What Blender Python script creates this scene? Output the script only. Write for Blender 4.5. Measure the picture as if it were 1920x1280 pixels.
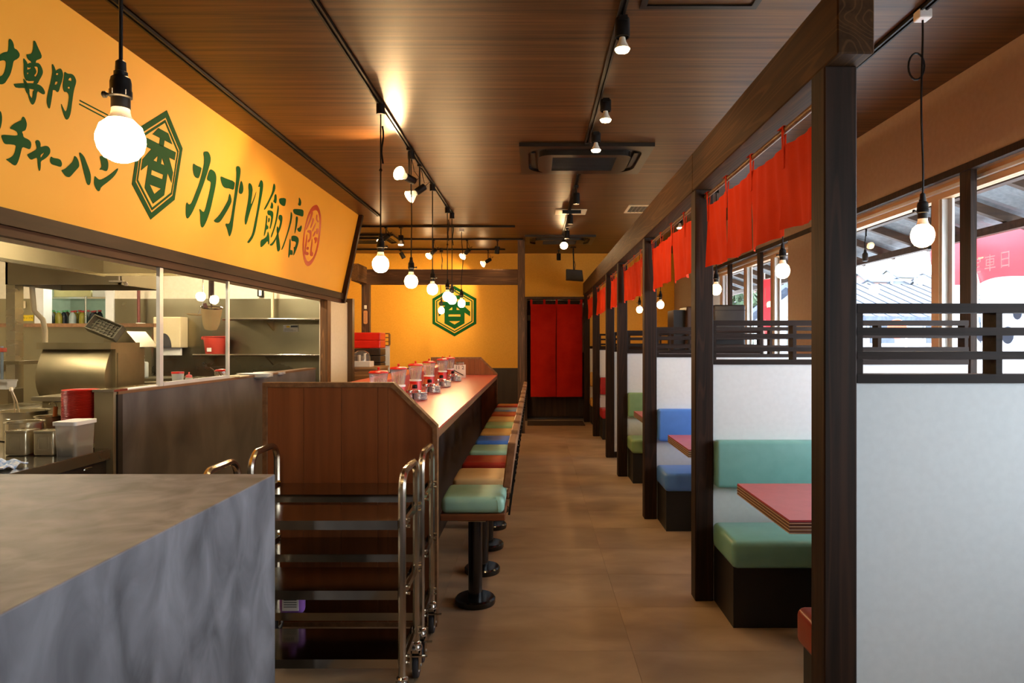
import bpy, bmesh, math, random
from mathutils import Vector, Matrix
from mathutils.geometry import tessellate_polygon
R = random.Random(7)
PI = math.pi
C = bpy.context.scene.collection
for _o in list(bpy.data.objects): bpy.data.objects.remove(_o)
SC = bpy.context.scene

# ------------------------------------------------------------------ camera, world, lights, exposure
F, VX, VY, EYE = 1280.0, 1002.0, 640.0, 1.4
cam_d = bpy.data.cameras.new('camera'); cam_d.sensor_width = 36; cam_d.lens = 24.0
cam_d.shift_x = (960 - VX) / 1920.0; cam_d.clip_start = 0.05; cam_d.clip_end = 400
cam = bpy.data.objects.new('camera', cam_d); cam.location = (0, 0, EYE); cam.rotation_euler = (PI/2, 0, 0)
C.objects.link(cam); SC.camera = cam
W = bpy.data.worlds.new('sky'); SC.world = W; W.use_nodes = True
bg = W.node_tree.nodes['Background']; bg.inputs[0].default_value = (0.84, 0.92, 1.0, 1); bg.inputs[1].default_value = 9.0
SC.view_settings.view_transform = 'Standard'; SC.view_settings.look = 'None'
SC.view_settings.gamma = 1; SC.view_settings.use_curve_mapping = False
SC.view_settings.exposure = 0.43
try:
    SC.cycles.use_denoising = True
    SC.cycles.max_bounces = 8; SC.cycles.diffuse_bounces = 4; SC.cycles.glossy_bounces = 4
    SC.cycles.transparent_max_bounces = 16; SC.cycles.sample_clamp_indirect = 6
    SC.cycles.caustics_reflective = False; SC.cycles.caustics_refractive = False
except Exception: pass
WARM = (1.0, 0.64, 0.30)
BULB = 104.0        # emission strength of the globe bulbs above the counter
BULB2 = 42.0       # of the weaker ones in the booths
FLOODW = 45.0      # watts of each reflector flood
DOWNW = 14.0       # watts of each lit downlight
TUBE = 210.0        # emission strength of the kitchen tubes
def portal(name, loc, rot, sx, sy):
    d = bpy.data.lights.new(name, 'AREA'); d.shape = 'RECTANGLE'; d.size = sx; d.size_y = sy
    d.cycles.is_portal = True
    o = bpy.data.objects.new(name, d); o.location = loc; o.rotation_euler = rot; C.objects.link(o)

# ------------------------------------------------------------------ helpers
def PX(px, Y): return (px - VX) * Y / F
def PZ(py, Y): return EYE - (py - VY) * Y / F
def lin(c):
    def f(v):
        v /= 255.0
        return v / 12.92 if v <= 0.04045 else ((v + 0.055) / 1.055) ** 2.4
    return (f(c[0]), f(c[1]), f(c[2]), 1)

class MB:
    def __init__(s): s.v = []; s.f = []
    def add(s, vs, fs):
        n = len(s.v); s.v += [tuple(v) for v in vs]; s.f += [tuple(i + n for i in f) for f in fs]; return s
    def box(s, x0, x1, y0, y1, z0, z1):
        return s.add([(x0,y0,z0),(x1,y0,z0),(x1,y1,z0),(x0,y1,z0),(x0,y0,z1),(x1,y0,z1),(x1,y1,z1),(x0,y1,z1)],
                     [(3,2,1,0),(4,5,6,7),(0,1,5,4),(1,2,6,5),(2,3,7,6),(3,0,4,7)])
    def rbox(s, x0, x1, y0, y1, z0, z1, r=0.01, seg=2):
        bm = bmesh.new(); bmesh.ops.create_cube(bm, size=1)
        for v in bm.verts:
            v.co = ((x0+x1)/2 + v.co.x*(x1-x0), (y0+y1)/2 + v.co.y*(y1-y0), (z0+z1)/2 + v.co.z*(z1-z0))
        bmesh.ops.bevel(bm, geom=list(bm.edges), offset=r, segments=seg, profile=0.5, affect='EDGES', clamp_overlap=True)
        bm.verts.index_update()
        s.add([v.co[:] for v in bm.verts], [[v.index for v in f.verts] for f in bm.faces]); bm.free(); return s
    def lathe(s, prof, n=16, c=(0,0,0), axis=None, caps=True):
        """prof: list of (r, h) along axis from c"""
        ax = Vector(axis).normalized() if axis else Vector((0,0,1))
        u = ax.orthogonal().normalized() if axis else Vector((1,0,0)); w = ax.cross(u); c = Vector(c)
        vs = []; fs = []
        for r, h in prof:
            for i in range(n):
                a = 2*PI*i/n; vs.append(c + ax*h + (u*math.cos(a) + w*math.sin(a))*max(r, 1e-5))
        for k in range(len(prof)-1):
            for i in range(n):
                j = (i+1) % n; fs.append((k*n+i, k*n+j, (k+1)*n+j, (k+1)*n+i))
        if caps:
            fs.append(tuple(reversed(range(n)))); fs.append(tuple((len(prof)-1)*n+i for i in range(n)))
        return s.add(vs, fs)
    def cyl(s, p0, p1, r, r1=None, n=12):
        p0 = Vector(p0); p1 = Vector(p1); return s.lathe([(r,0),(r if r1 is None else r1,(p1-p0).length)], n, p0, (p1-p0))
    def tube(s, pts, r, n=8, closed=False):
        pts = [Vector(p) for p in pts]; vs = []; fs = []; m = len(pts)
        t0 = (pts[1]-pts[0]).normalized(); u = t0.orthogonal().normalized()
        for k, p in enumerate(pts):
            if closed: t = (pts[(k+1) % m] - pts[k-1]).normalized()
            else: t = ((pts[min(k+1, m-1)] - pts[max(k-1, 0)])).normalized()
            u = (u - t*u.dot(t)); u = u.normalized() if u.length > 1e-6 else t.orthogonal().normalized(); w = t.cross(u)
            for i in range(n):
                a = 2*PI*i/n + PI/n; vs.append(p + (u*math.cos(a) + w*math.sin(a))*r)
        for k in range(m if closed else m-1):
            for i in range(n):
                j = (i+1) % n; k2 = (k+1) % m; fs.append((k*n+i, k*n+j, k2*n+j, k2*n+i))
        if not closed:
            fs.append(tuple(reversed(range(n)))); fs.append(tuple((m-1)*n+i for i in range(n)))
        return s.add(vs, fs)
    def sheet(s, fn, nu, nv, th):
        """fn(u,v)->(point, normal); a sheet with thickness"""
        P = [[fn(i/nu, j/nv) for i in range(nu+1)] for j in range(nv+1)]
        vs = []; 
        for sg in (0.5, -0.5):
            for row in P:
                for p, nrm in row: vs.append(Vector(p) + Vector(nrm)*th*sg)
        M = (nu+1)*(nv+1); fs = []; id = lambda i, j: j*(nu+1)+i
        for j in range(nv):
            for i in range(nu):
                q = (id(i,j), id(i+1,j), id(i+1,j+1), id(i,j+1)); fs.append(q); fs.append(tuple(M+k for k in reversed(q)))
        ring = [id(i,0) for i in range(nu)] + [id(nu,j) for j in range(nv)] + [id(i,nv) for i in range(nu,0,-1)] + [id(0,j) for j in range(nv,0,-1)]
        for k in range(len(ring)):
            a, b = ring[k], ring[(k+1) % len(ring)]; fs.append((b, a, M+a, M+b))
        return s.add(vs, fs)
    def prism(s, loops, fn, h0, h1):
        """loops: [outer, hole...] of 2-D points; fn(x,y,h) -> 3-D"""
        flat = [p for l in loops for p in l]; n = len(flat)
        tris = tessellate_polygon([[Vector((p[0], p[1], 0)) for p in l] for l in loops])
        vs = [fn(p[0], p[1], h1) for p in flat] + [fn(p[0], p[1], h0) for p in flat]
        fs = [tuple(t) for t in tris] + [tuple(n+i for i in reversed(t)) for t in tris]
        o = 0
        for l in loops:
            m = len(l)
            for i in range(m):
                j = (i+1) % m; fs.append((o+i, o+j, n+o+j, n+o+i))
            o += m
        return s.add(vs, fs)
    def rot(s, M):
        s.v = [tuple(M @ Vector(v)) for v in s.v]; return s

def wloc(o):
    p = Vector((0,0,0))
    while o is not None: p += o.location; o = o.parent
    return p
def props(o, label=None, cat=None, group=None, kind=None):
    if label: o['label'] = label
    if cat: o['category'] = cat
    if group: o['group'] = group
    if kind: o['kind'] = kind
    return o
def obj(name, mb, mat, parent=None, label=None, cat=None, group=None, kind=None, smooth=False, flip=True):
    me = bpy.data.meshes.new(name)
    if parent is not None: off = wloc(parent)
    else:
        xs = [v[0] for v in mb.v]; ys = [v[1] for v in mb.v]; zs = [v[2] for v in mb.v]
        off = Vector(((min(xs)+max(xs))/2, (min(ys)+max(ys))/2, min(zs)))
    me.from_pydata([tuple(Vector(v)-off) for v in mb.v], [], mb.f); me.validate()
    if flip:
        bm = bmesh.new(); bm.from_mesh(me); bmesh.ops.recalc_face_normals(bm, faces=bm.faces); bm.to_mesh(me); bm.free()
    if smooth:
        for p in me.polygons: p.use_smooth = True
        try: me.set_sharp_from_angle(angle=math.radians(38))
        except Exception: pass
    me.materials.append(mat)
    o = bpy.data.objects.new(name, me); C.objects.link(o)
    if parent is not None: o.parent = parent
    else: o.location = off
    return props(o, label, cat, group, kind)
def thing(name, loc, label, cat, group=None, kind=None):
    o = bpy.data.objects.new(name, None); o.empty_display_size = 0.05; o.location = loc; C.objects.link(o)
    return props(o, label, cat, group, kind)
def dup(src, loc=None, label=None, group=None, parent=None):
    c = src.copy(); C.objects.link(c); c.parent = parent
    if loc is not None: c.location = loc
    if label: c['label'] = label
    if group: c['group'] = group
    for ch in src.children: dup(ch, parent=c)
    return c
def text_mesh(s, size, fn, h=0.001):
    cu = bpy.data.curves.new('t', 'FONT'); cu.body = s; cu.size = size; cu.align_x = 'CENTER'; cu.align_y = 'CENTER'
    cu.resolution_u = 3
    o = bpy.data.objects.new('t', cu); C.objects.link(o)
    dg = bpy.context.evaluated_depsgraph_get(); me = bpy.data.meshes.new_from_object(o.evaluated_get(dg))
    mb = MB(); mb.add([fn(v.co.x, v.co.y, h) for v in me.vertices], [tuple(p.vertices) for p in me.polygons])
    bpy.data.objects.remove(o); bpy.data.meshes.remove(me); return mb

# ------------------------------------------------------------------ materials
def nodes(name):
    m = bpy.data.materials.new(name); m.use_nodes = True; nt = m.node_tree; return m, nt, nt.nodes['Principled BSDF']
def mat(name, c1, c2=None, rough=0.5, metal=0.0, scale=(8,8,8), detail=4, dist=0.0, bump=0.0, bscale=None, lo=0.35, hi=0.65, spec=0.5, rvar=0.0, rand=0.0, coat=0.0):
    m, nt, b = nodes(name); L = nt.links
    b.inputs['Roughness'].default_value = rough; b.inputs['Metallic'].default_value = metal
    b.inputs['Specular IOR Level'].default_value = spec
    if coat: b.inputs['Coat Weight'].default_value = coat; b.inputs['Coat Roughness'].default_value = 0.15
    tc = nt.nodes.new('ShaderNodeTexCoord'); mp = nt.nodes.new('ShaderNodeMapping'); mp.inputs['Scale'].default_value = scale
    L.new(tc.outputs['Object'], mp.inputs[0])
    nz = nt.nodes.new('ShaderNodeTexNoise'); nz.inputs['Scale'].default_value = 1; nz.inputs['Detail'].default_value = detail
    nz.inputs['Distortion'].default_value = dist; L.new(mp.outputs[0], nz.inputs['Vector'])
    rp = nt.nodes.new('ShaderNodeValToRGB'); rp.color_ramp.elements[0].position = lo; rp.color_ramp.elements[1].position = hi
    rp.color_ramp.elements[0].color = lin(c1); rp.color_ramp.elements[1].color = lin(c2 or c1)
    L.new(nz.outputs['Fac'], rp.inputs[0]); out = rp.outputs[0]
    if rand:
        oi = nt.nodes.new('ShaderNodeObjectInfo'); mr = nt.nodes.new('ShaderNodeMapRange')
        mr.inputs['To Min'].default_value = 1-rand; mr.inputs['To Max'].default_value = 1+rand; L.new(oi.outputs['Random'], mr.inputs[0])
        add = nt.nodes.new('ShaderNodeVectorMath'); add.operation = 'ADD'; L.new(tc.outputs['Object'], add.inputs[0])
        sc = nt.nodes.new('ShaderNodeMath'); sc.operation = 'MULTIPLY'; sc.inputs[1].default_value = 37; L.new(oi.outputs['Random'], sc.inputs[0])
        L.new(sc.outputs[0], add.inputs[1]); L.new(add.outputs[0], mp.inputs[0])
        mx = nt.nodes.new('ShaderNodeVectorMath'); mx.operation = 'SCALE'; L.new(out, mx.inputs[0]); L.new(mr.outputs[0], mx.inputs['Scale']); out = mx.outputs[0]
    L.new(out, b.inputs['Base Color'])
    if rvar:
        mr2 = nt.nodes.new('ShaderNodeMapRange'); mr2.inputs['To Min'].default_value = rough-rvar; mr2.inputs['To Max'].default_value = rough+rvar
        L.new(nz.outputs['Fac'], mr2.inputs[0]); L.new(mr2.outputs[0], b.inputs['Roughness'])
    if bump:
        bn = nt.nodes.new('ShaderNodeTexNoise'); bn.inputs['Detail'].default_value = 3; bn.inputs['Scale'].default_value = 1
        mp2 = nt.nodes.new('ShaderNodeMapping'); mp2.inputs['Scale'].default_value = bscale or scale; L.new(tc.outputs['Object'], mp2.inputs[0]); L.new(mp2.outputs[0], bn.inputs['Vector'])
        bp = nt.nodes.new('ShaderNodeBump'); bp.inputs['Strength'].default_value = bump; bp.inputs['Distance'].default_value = 0.004
        L.new(bn.outputs['Fac'], bp.inputs['Height']); L.new(bp.outputs[0], b.inputs['Normal'])
    return m
def wood(name, c1, c2, axis='Z', rough=0.55, fine=26.0, long=1.3, bump=0.25, rings=True, spec=0.35, c3=None):
    """grain running along one axis: stretched noise plus sparse growth-ring lines"""
    m, nt, b = nodes(name); L = nt.links; b.inputs['Roughness'].default_value = rough; b.inputs['Specular IOR Level'].default_value = spec
    sc = {'X': (long, fine, fine), 'Y': (fine, long, fine), 'Z': (fine, fine, long)}[axis]
    tc = nt.nodes.new('ShaderNodeTexCoord'); oi = nt.nodes.new('ShaderNodeObjectInfo')
    sm = nt.nodes.new('ShaderNodeMath'); sm.operation = 'MULTIPLY'; sm.inputs[1].default_value = 19; L.new(oi.outputs['Random'], sm.inputs[0])
    ad = nt.nodes.new('ShaderNodeVectorMath'); ad.operation = 'ADD'; L.new(tc.outputs['Object'], ad.inputs[0]); L.new(sm.outputs[0], ad.inputs[1])
    mp = nt.nodes.new('ShaderNodeMapping'); mp.inputs['Scale'].default_value = sc; L.new(ad.outputs[0], mp.inputs[0])
    nz = nt.nodes.new('ShaderNodeTexNoise'); nz.inputs['Scale'].default_value = 1; nz.inputs['Detail'].default_value = 5; nz.inputs['Roughness'].default_value = 0.6; L.new(mp.outputs[0], nz.inputs['Vector'])
    rp = nt.nodes.new('ShaderNodeValToRGB'); rp.color_ramp.elements[0].position = 0.32; rp.color_ramp.elements[1].position = 0.68
    rp.color_ramp.elements[0].color = lin(c1); rp.color_ramp.elements[1].color = lin(c2); L.new(nz.outputs['Fac'], rp.inputs[0]); out = rp.outputs[0]
    if rings:
        mp3 = nt.nodes.new('ShaderNodeMapping'); k = 0.3
        mp3.inputs['Scale'].default_value = tuple(v*k for v in sc); L.new(ad.outputs[0], mp3.inputs[0])
        n3 = nt.nodes.new('ShaderNodeTexNoise'); n3.inputs['Scale'].default_value = 1.2; n3.inputs['Detail'].default_value = 1; L.new(mp3.outputs[0], n3.inputs['Vector'])
        ml = nt.nodes.new('ShaderNodeMath'); ml.operation = 'MULTIPLY'; ml.inputs[1].default_value = 90; L.new(n3.outputs['Fac'], ml.inputs[0])
        sn = nt.nodes.new('ShaderNodeMath'); sn.operation = 'SINE'; L.new(ml.outputs[0], sn.inputs[0])
        mr = nt.nodes.new('ShaderNodeMapRange'); mr.inputs['From Min'].default_value = 0.6; mr.inputs['From Max'].default_value = 1.0; mr.inputs['To Max'].default_value = 0.35; L.new(sn.outputs[0], mr.inputs[0])
        mx = nt.nodes.new('ShaderNodeMix'); mx.data_type = 'RGBA'; L.new(mr.outputs[0], mx.inputs['Factor']); L.new(out, mx.inputs['A'])
        mx.inputs['B'].default_value = lin(c3 or tuple(min(255, v*1.5) for v in c2)); out = mx.outputs['Result']
    L.new(out, b.inputs['Base Color'])
    if bump:
        bp = nt.nodes.new('ShaderNodeBump'); bp.inputs['Strength'].default_value = bump; bp.inputs['Distance'].default_value = 0.003
        L.new(nz.outputs['Fac'], bp.inputs['Height']); L.new(bp.outputs[0], b.inputs['Normal'])
    return m
def glass(name, tint=(0.97,0.98,0.97), gloss=0.09, rough=0.0):
    m = bpy.data.materials.new(name); m.use_nodes = True; nt = m.node_tree; nt.nodes.clear(); L = nt.links
    out = nt.nodes.new('ShaderNodeOutputMaterial'); t = nt.nodes.new('ShaderNodeBsdfTransparent'); t.inputs[0].default_value = tint + (1,)
    g = nt.nodes.new('ShaderNodeBsdfGlossy'); g.inputs['Roughness'].default_value = rough
    fr = nt.nodes.new('ShaderNodeFresnel'); fr.inputs['IOR'].default_value = 1.45
    mx = nt.nodes.new('ShaderNodeMixShader'); ad = nt.nodes.new('ShaderNodeMath'); ad.operation = 'MULTIPLY'; ad.inputs[1].default_value = gloss/0.034*0.4
    ad.use_clamp = True
    ge = nt.nodes.new('ShaderNodeNewGeometry'); iv = nt.nodes.new('ShaderNodeMath'); iv.operation = 'SUBTRACT'; iv.inputs[0].default_value = 1; L.new(ge.outputs['Backfacing'], iv.inputs[1])
    mu = nt.nodes.new('ShaderNodeMath'); mu.operation = 'MULTIPLY'; L.new(ad.outputs[0], mu.inputs[0]); L.new(iv.outputs[0], mu.inputs[1])
    L.new(fr.outputs[0], ad.inputs[0]); L.new(mu.outputs[0], mx.inputs[0]); L.new(t.outputs[0], mx.inputs[1]); L.new(g.outputs[0], mx.inputs[2]); L.new(mx.outputs[0], out.inputs[0])
    return m
def emit(name, col, s):
    m, nt, b = nodes(name); b.inputs['Base Color'].default_value = (0.9,0.9,0.9,1)
    b.inputs['Emission Color'].default_value = tuple(col)+(1,); b.inputs['Emission Strength'].default_value = s; return m

M = {}
M['yellow'] = mat('yellow_wall', (228,166,46), (234,174,54), 0.6, scale=(60,60,60), bump=0.08, bscale=(300,300,300))
M['sign'] = mat('yellow_sign', (247,179,46), (248,183,52), 0.6, scale=(3,3,3), bump=0.02, bscale=(200,200,200))
M['green'] = mat('green_letter', (8,76,34), (12,82,38), 0.65, scale=(5,5,5), spec=0.1)
M['sealred'] = mat('red_seal', (206,62,22), (212,70,28), 0.28, scale=(5,5,5))
M['cream'] = mat('cream_wall', (226,214,186), (232,220,194), 0.6, scale=(30,30,30), bump=0.05, bscale=(250,250,250))
M['tan'] = mat('tan_wall', (158,138,116), (164,144,122), 0.7, scale=(30,30,30), bump=0.06, bscale=(250,250,250))
M['ceil'] = wood('ceiling_wood', (44,26,10), (106,69,33), 'X', 0.42, fine=27, long=0.75, bump=0.12, rings=False, spec=0.3)
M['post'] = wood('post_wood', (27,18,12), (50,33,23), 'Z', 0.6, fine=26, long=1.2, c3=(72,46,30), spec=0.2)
M['beam'] = wood('beam_wood', (50,31,15), (76,49,25), 'Y', 0.6, fine=22, long=1.0, c3=(112,80,46), spec=0.15)
M['beamx'] = wood('beam_wood_across', (66,44,28), (98,66,42), 'X', 0.6, fine=22, long=1.0, c3=(132,96,64))
M['lattice'] = wood('lattice_wood', (27,18,14), (45,31,24), 'X', 0.6, fine=40, long=2, rings=False, spec=0.2)
M['panel'] = wood('counter_wood', (108,58,28), (138,80,42), 'Z', 0.38, fine=13, long=0.7, rings=False, spec=0.4, bump=0.04)
M['trim'] = wood('trim_wood', (100,70,45), (132,95,63), 'Y', 0.42, fine=30, long=1, rings=False)
M['signtrim'] = wood('sign_trim', (36,21,12), (56,35,21), 'Y', 0.5, fine=14, long=2, rings=False, spec=0.12)
M['signtrim2'] = wood('sign_trim_red', (58,30,17), (74,41,25), 'Y', 0.5, fine=14, long=2, rings=False, spec=0.12)
M['dark'] = mat('dark_panel', (38,26,20), (48,34,26), 0.45, scale=(20,20,2))
M['doorwood'] = wood('door_wood', (58,38,26), (84,58,40), 'Z', 0.5, fine=20, long=1, rings=False)
M['floorbase'] = mat('floor_joint', (112,86,66), (122,94,72), 0.6)
M['tile'] = mat('floor_tile', (144,120,94), (176,151,122), 0.45, scale=(2.6,5.0,3), detail=8, dist=0.5, lo=0.28, hi=0.74, bump=0.05, bscale=(40,40,40), rand=0.07, rvar=0.06)
M['white'] = mat('partition_white', (220,226,228), (224,230,232), 0.75, scale=(40,40,40), bump=0.03, bscale=(420,420,420))
M['whitepl'] = mat('white_plastic', (232,230,222), (238,236,230), 0.4)
M['creampl'] = mat('cream_plastic', (220,200,156), (226,206,164), 0.45)
M['mortar'] = mat('grey_mortar', (78,78,82), (126,126,132), 0.6, scale=(7.5,7.5,4.5), detail=10, dist=0.7, lo=0.3, hi=0.7, bump=0.10, bscale=(9,9,4), rvar=0.06, spec=0.35)
M['wallgrey'] = mat('dark_mortar', (70,70,72), (98,97,96), 0.42, scale=(4,4,2.2), detail=6, dist=0.6, bump=0.05, rvar=0.08)
M['steel'] = mat('stainless_steel', (176,166,138), (186,175,146), 0.27, metal=0.92, scale=(2,2,6), rvar=0.06)
M['steeldark'] = mat('worn_steel', (128,116,86), (150,135,102), 0.34, metal=0.8, scale=(3,3,3), rvar=0.1)
M['steelwall'] = mat('steel_wall', (134,127,104), (150,142,116), 0.3, metal=0.95, scale=(1.5,1.5,1.5), rvar=0.12)
M['potsteel'] = mat('pot_steel', (196,184,152), (206,194,162), 0.22, metal=0.72, scale=(3,3,3), rvar=0.04)
M['hoodsteel'] = mat('hood_steel', (150,136,104), (166,151,116), 0.35, metal=0.45, scale=(1.5,1.5,1.5), rvar=0.08)
M['chrome'] = mat('polished_steel', (196,190,180), (206,200,190), 0.16, metal=1.0, scale=(6,6,6))
M['cart'] = mat('cart_steel', (176,166,150), (190,180,164), 0.22, metal=1.0, scale=(3,3,3), rvar=0.05)
M['tray'] = mat('tray_steel', (150,138,120), (162,150,132), 0.13, metal=1.0, scale=(3,3,3), rvar=0.03)
M['black'] = mat('black_metal', (16,15,14), (21,19,18), 0.45, scale=(20,20,20), spec=0.3)
M['blackgl'] = mat('black_gloss', (10,10,11), (14,14,15), 0.16, scale=(20,20,20), spec=0.6)
M['blackbox'] = mat('black_board', (14,13,13), (22,20,19), 0.5, scale=(5,5,5))
M['rubber'] = mat('dark_rubber', (46,46,50), (56,56,60), 0.6)
M['acgrey'] = mat('air_conditioner_brown', (26,20,14), (31,25,18), 0.35)
M['cloth'] = mat('red_cloth', (212,52,16), (222,60,20), 0.85, scale=(6,6,6), bump=0.3, bscale=(350,350,350), spec=0.15)
M['cloth2'] = mat('dark_red_cloth', (178,26,10), (190,32,14), 0.85, scale=(6,6,6), bump=0.3, bscale=(350,350,350), spec=0.15)
M['lam'] = mat('red_laminate', (172,66,58), (180,72,64), 0.3, scale=(20,20,20), spec=0.5)
M['lamtab'] = mat('red_table_laminate', (176,66,74), (184,72,80), 0.34, scale=(20,20,20), spec=0.5)
M['edge'] = wood('table_edge_wood', (112,84,56), (146,112,76), 'X', 0.45, fine=30, long=2, rings=False)
M['brass'] = mat('metal_strip', (222,204,174), (230,212,182), 0.3, metal=0.4)
M['plum'] = mat('dark_groove', (84,40,46), (92,46,52), 0.4)
M['redpl'] = mat('red_plastic', (206,34,22), (214,40,28), 0.3, spec=0.5)
M['redbowl'] = mat('red_bowl', (178,32,18), (188,38,22), 0.3, spec=0.5)
M['purple'] = mat('purple_plastic', (150,96,182), (160,106,190), 0.35)
M['skyblue'] = mat('blue_cloth', (120,160,214), (232,236,240), 0.8, scale=(60,60,60))
M['conc'] = mat('grey_crate', (104,96,74), (116,108,84), 0.6)
M['paper'] = mat('paper_label', (232,228,216), (236,232,222), 0.6)
M['ink'] = mat('dark_ink', (34,34,34), (40,40,40), 0.6)
M['yellowlab'] = mat('yellow_label', (232,196,34), (236,202,44), 0.5)
M['stickwood'] = mat('chopstick_wood', (222,184,132), (232,196,146), 0.6, scale=(90,90,9))
M['orange'] = mat('orange_wood', (206,120,56), (216,132,66), 0.55)
M['glass'] = glass('clear_glass', (0.97,0.975,0.965), 0.05)
M['winglass'] = glass('window_glass', (0.985,0.99,0.99), 0.035)
M['cup'] = None
def milky(name, col, f):
    m = glass(name, (0.95,0.96,0.97), 0.16, 0.08); nt = m.node_tree; L = nt.links
    out = [n for n in nt.nodes if n.type == 'OUTPUT_MATERIAL'][0]; src = out.inputs[0].links[0].from_socket
    d = nt.nodes.new('ShaderNodeBsdfDiffuse'); d.inputs[0].default_value = lin(col); t = nt.nodes.new('ShaderNodeBsdfTranslucent'); t.inputs[0].default_value = lin(col)
    a = nt.nodes.new('ShaderNodeMixShader'); a.inputs[0].default_value = 0.5; L.new(d.outputs[0], a.inputs[1]); L.new(t.outputs[0], a.inputs[2])
    b = nt.nodes.new('ShaderNodeMixShader'); b.inputs[0].default_value = f; L.new(src, b.inputs[1]); L.new(a.outputs[0], b.inputs[2]); L.new(b.outputs[0], out.inputs[0]); return m
M['cup'] = milky('clear_plastic', (226,232,240), 0.13)  # faint blue-white haze in the colour stands in for reflections
M['frost'] = milky('frosted_plastic', (226,222,210), 0.42)
M['alu'] = mat('aluminium_frame', (206,204,198), (214,212,206), 0.35, metal=0.3)
M['beige'] = mat('beige_frame', (196,160,116), (204,168,124), 0.5)
M['bulb'] = emit('bulb_glow', WARM, BULB)
M['bulb2'] = emit('booth_bulb_glow', WARM, BULB2)
M['flood'] = emit('reflector_glow', WARM, 40.0)
M['tubeglow'] = emit('tube_glow', (1.0, 0.86, 0.62), TUBE)
M['neck'] = mat('bulb_neck', (236,226,204), (240,230,210), 0.4)
VIN = {'teal': (150,196,176), 'cream': (214,178,124), 'red': (150,36,26), 'blue': (64,116,206), 'tan': (210,166,96), 'green': (150,184,130), 'orange': (170,70,34), 'greyblue': (120,140,160), 'bteal': (122,182,176), 'bgreen': (128,164,118), 'bblue': (84,140,232), 'bred': (164,30,36), 'btan': (206,162,82), 'nred': (128,32,18)}
for k, c in VIN.items(): M['v_'+k] = mat('vinyl_'+k, c, tuple(min(255, v+6) for v in c), 0.34, scale=(14,14,14), bump=0.06, bscale=(160,160,160), spec=0.5)
# ------------------------------------------------------------------ the setting
ZC, XR, YB = 2.96, 2.48, 12.1
def struct(name, mb, m, parent=None, **k): return obj(name, mb, m, parent, kind=None if parent else 'structure', **k)
floor = struct('floor', MB().box(-7, 2.7, -2.6, 13, -0.12, -0.003), M['floorbase'])
tx = [-1.437, -0.497, 0.443, 1.383, 2.323]; ty = [3.09+0.51*k for k in range(-4, 19)]
tmesh = None
for i in range(4):
    for j in range(len(ty)-1):
        g = 0.0006; x0, x1, y0, y1 = tx[i], tx[i+1], ty[j], ty[j+1]
        if tmesh is None:
            t = obj('tile', MB().box(x0+g, x1-g, y0+g, y1-g, -0.004, 0), M['tile'], floor)
            tmesh = t.data; c0 = Vector(((x0+x1)/2, (y0+y1)/2, 0)); 
            for v in tmesh.vertices: v.co -= c0 - wloc(floor)
            t.location = c0 - wloc(floor)
        else:
            t = bpy.data.objects.new('tile', tmesh); C.objects.link(t); t.parent = floor
            t.location = Vector(((x0+x1)/2, (y0+y1)/2, 0)) - wloc(floor)
struct('ceiling', MB().box(-7, 2.75, -2.6, 13, ZC, ZC+0.1), M['ceil'])
struct('ceiling', MB().box(-7, -2.43, -2.6, 8.4, 2.5, 2.56), M['cream'])
# back wall (yellow above a dark wainscot) with the door opening X -0.16..0.92
struct('wall_back', MB().box(-3.5, -0.17, YB, YB+0.12, 0.93, ZC).box(-0.17, 0.93, YB, YB+0.12, 2.19, ZC).box(0.93, 2.6, YB, YB+0.12, 0.0, ZC), M['yellow'])
struct('wall_back', MB().box(-3.5, -0.17, YB-0.02, YB+0.12, 0, 0.93), M['dark'])
struct('wall_front', MB().box(-7, 2.6, -2.6, -2.48, 0, ZC), M['cream'])
struct('wall_left', MB().box(-7.1, -7, -2.6, 8.5, 0, ZC).box(-3.6, -3.5, 8.5, 12.2, 0, ZC), M['cream'])
# right wall with the two long window openings; unseen front stretch closed to cut daylight
sill, head = 0.86, 2.40
struct('wall_right', MB().box(XR, XR+0.2, -2.6, 12.2, head, ZC).box(XR, XR+0.2, -2.6, 12.2, 0, sill).box(XR, XR+0.2, -2.6, -0.4, sill, head)
       .box(XR, XR+0.2, 6.07, 6.68, sill, head).box(XR, XR+0.2, 9.5, 12.2, sill, head), M['tan'])
struct('trim_1', MB().box(XR-0.012, XR+0.03, -2.4, 9.5, head-0.02, head+0.022), M['post'])
struct('trim_2', MB().box(XR+0.03, XR+0.14, -0.4, 6.07, head-0.012, head).box(XR+0.03, XR+0.14, 6.68, 9.5, head-0.012, head), M['alu'])
def window(n, y0, y1, mull, stile):
    w = thing('window_%d' % n, (XR+0.12, (y0+y1)/2, sill), None, None, kind='structure')
    f = MB().box(XR+0.09, XR+0.15, y0, y1, head-0.10, head-0.012).box(XR+0.09, XR+0.15, y0, y1, sill, sill+0.06)
    obj('window_frame', f, M['beige'], w)
    obj('curtain_rail', MB().box(XR+0.06, XR+0.085, y0, y1, head-0.065, head-0.045), M['alu'], w)
    for y in mull: obj('mullion', MB().box(XR, XR+0.035, y, y+0.1, sill, head-0.012), M['post'], w)
    for y in stile:
        obj('stile', MB().box(XR+0.10, XR+0.14, y, y+0.075, sill+0.06, head-0.1).box(XR+0.14, XR+0.155, y-0.04, y+0.035, sill+0.06, head-0.1), M['alu'], w)
        obj('stile', MB().box(XR+0.09, XR+0.105, y+0.02, y+0.1, sill+0.06, head-0.1), M['beige'], w)
    ys = [y0]+list(stile)+[y1]
    for a, b in zip(ys[:-1], ys[1:]):
        obj('pane', MB().box(XR+0.118, XR+0.122, a, b, sill+0.06, head-0.1), M['winglass'], w)
window(1, -0.4, 6.07, (0.6, 3.88, 5.97), (1.6, 4.32, 5.9))
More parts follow.
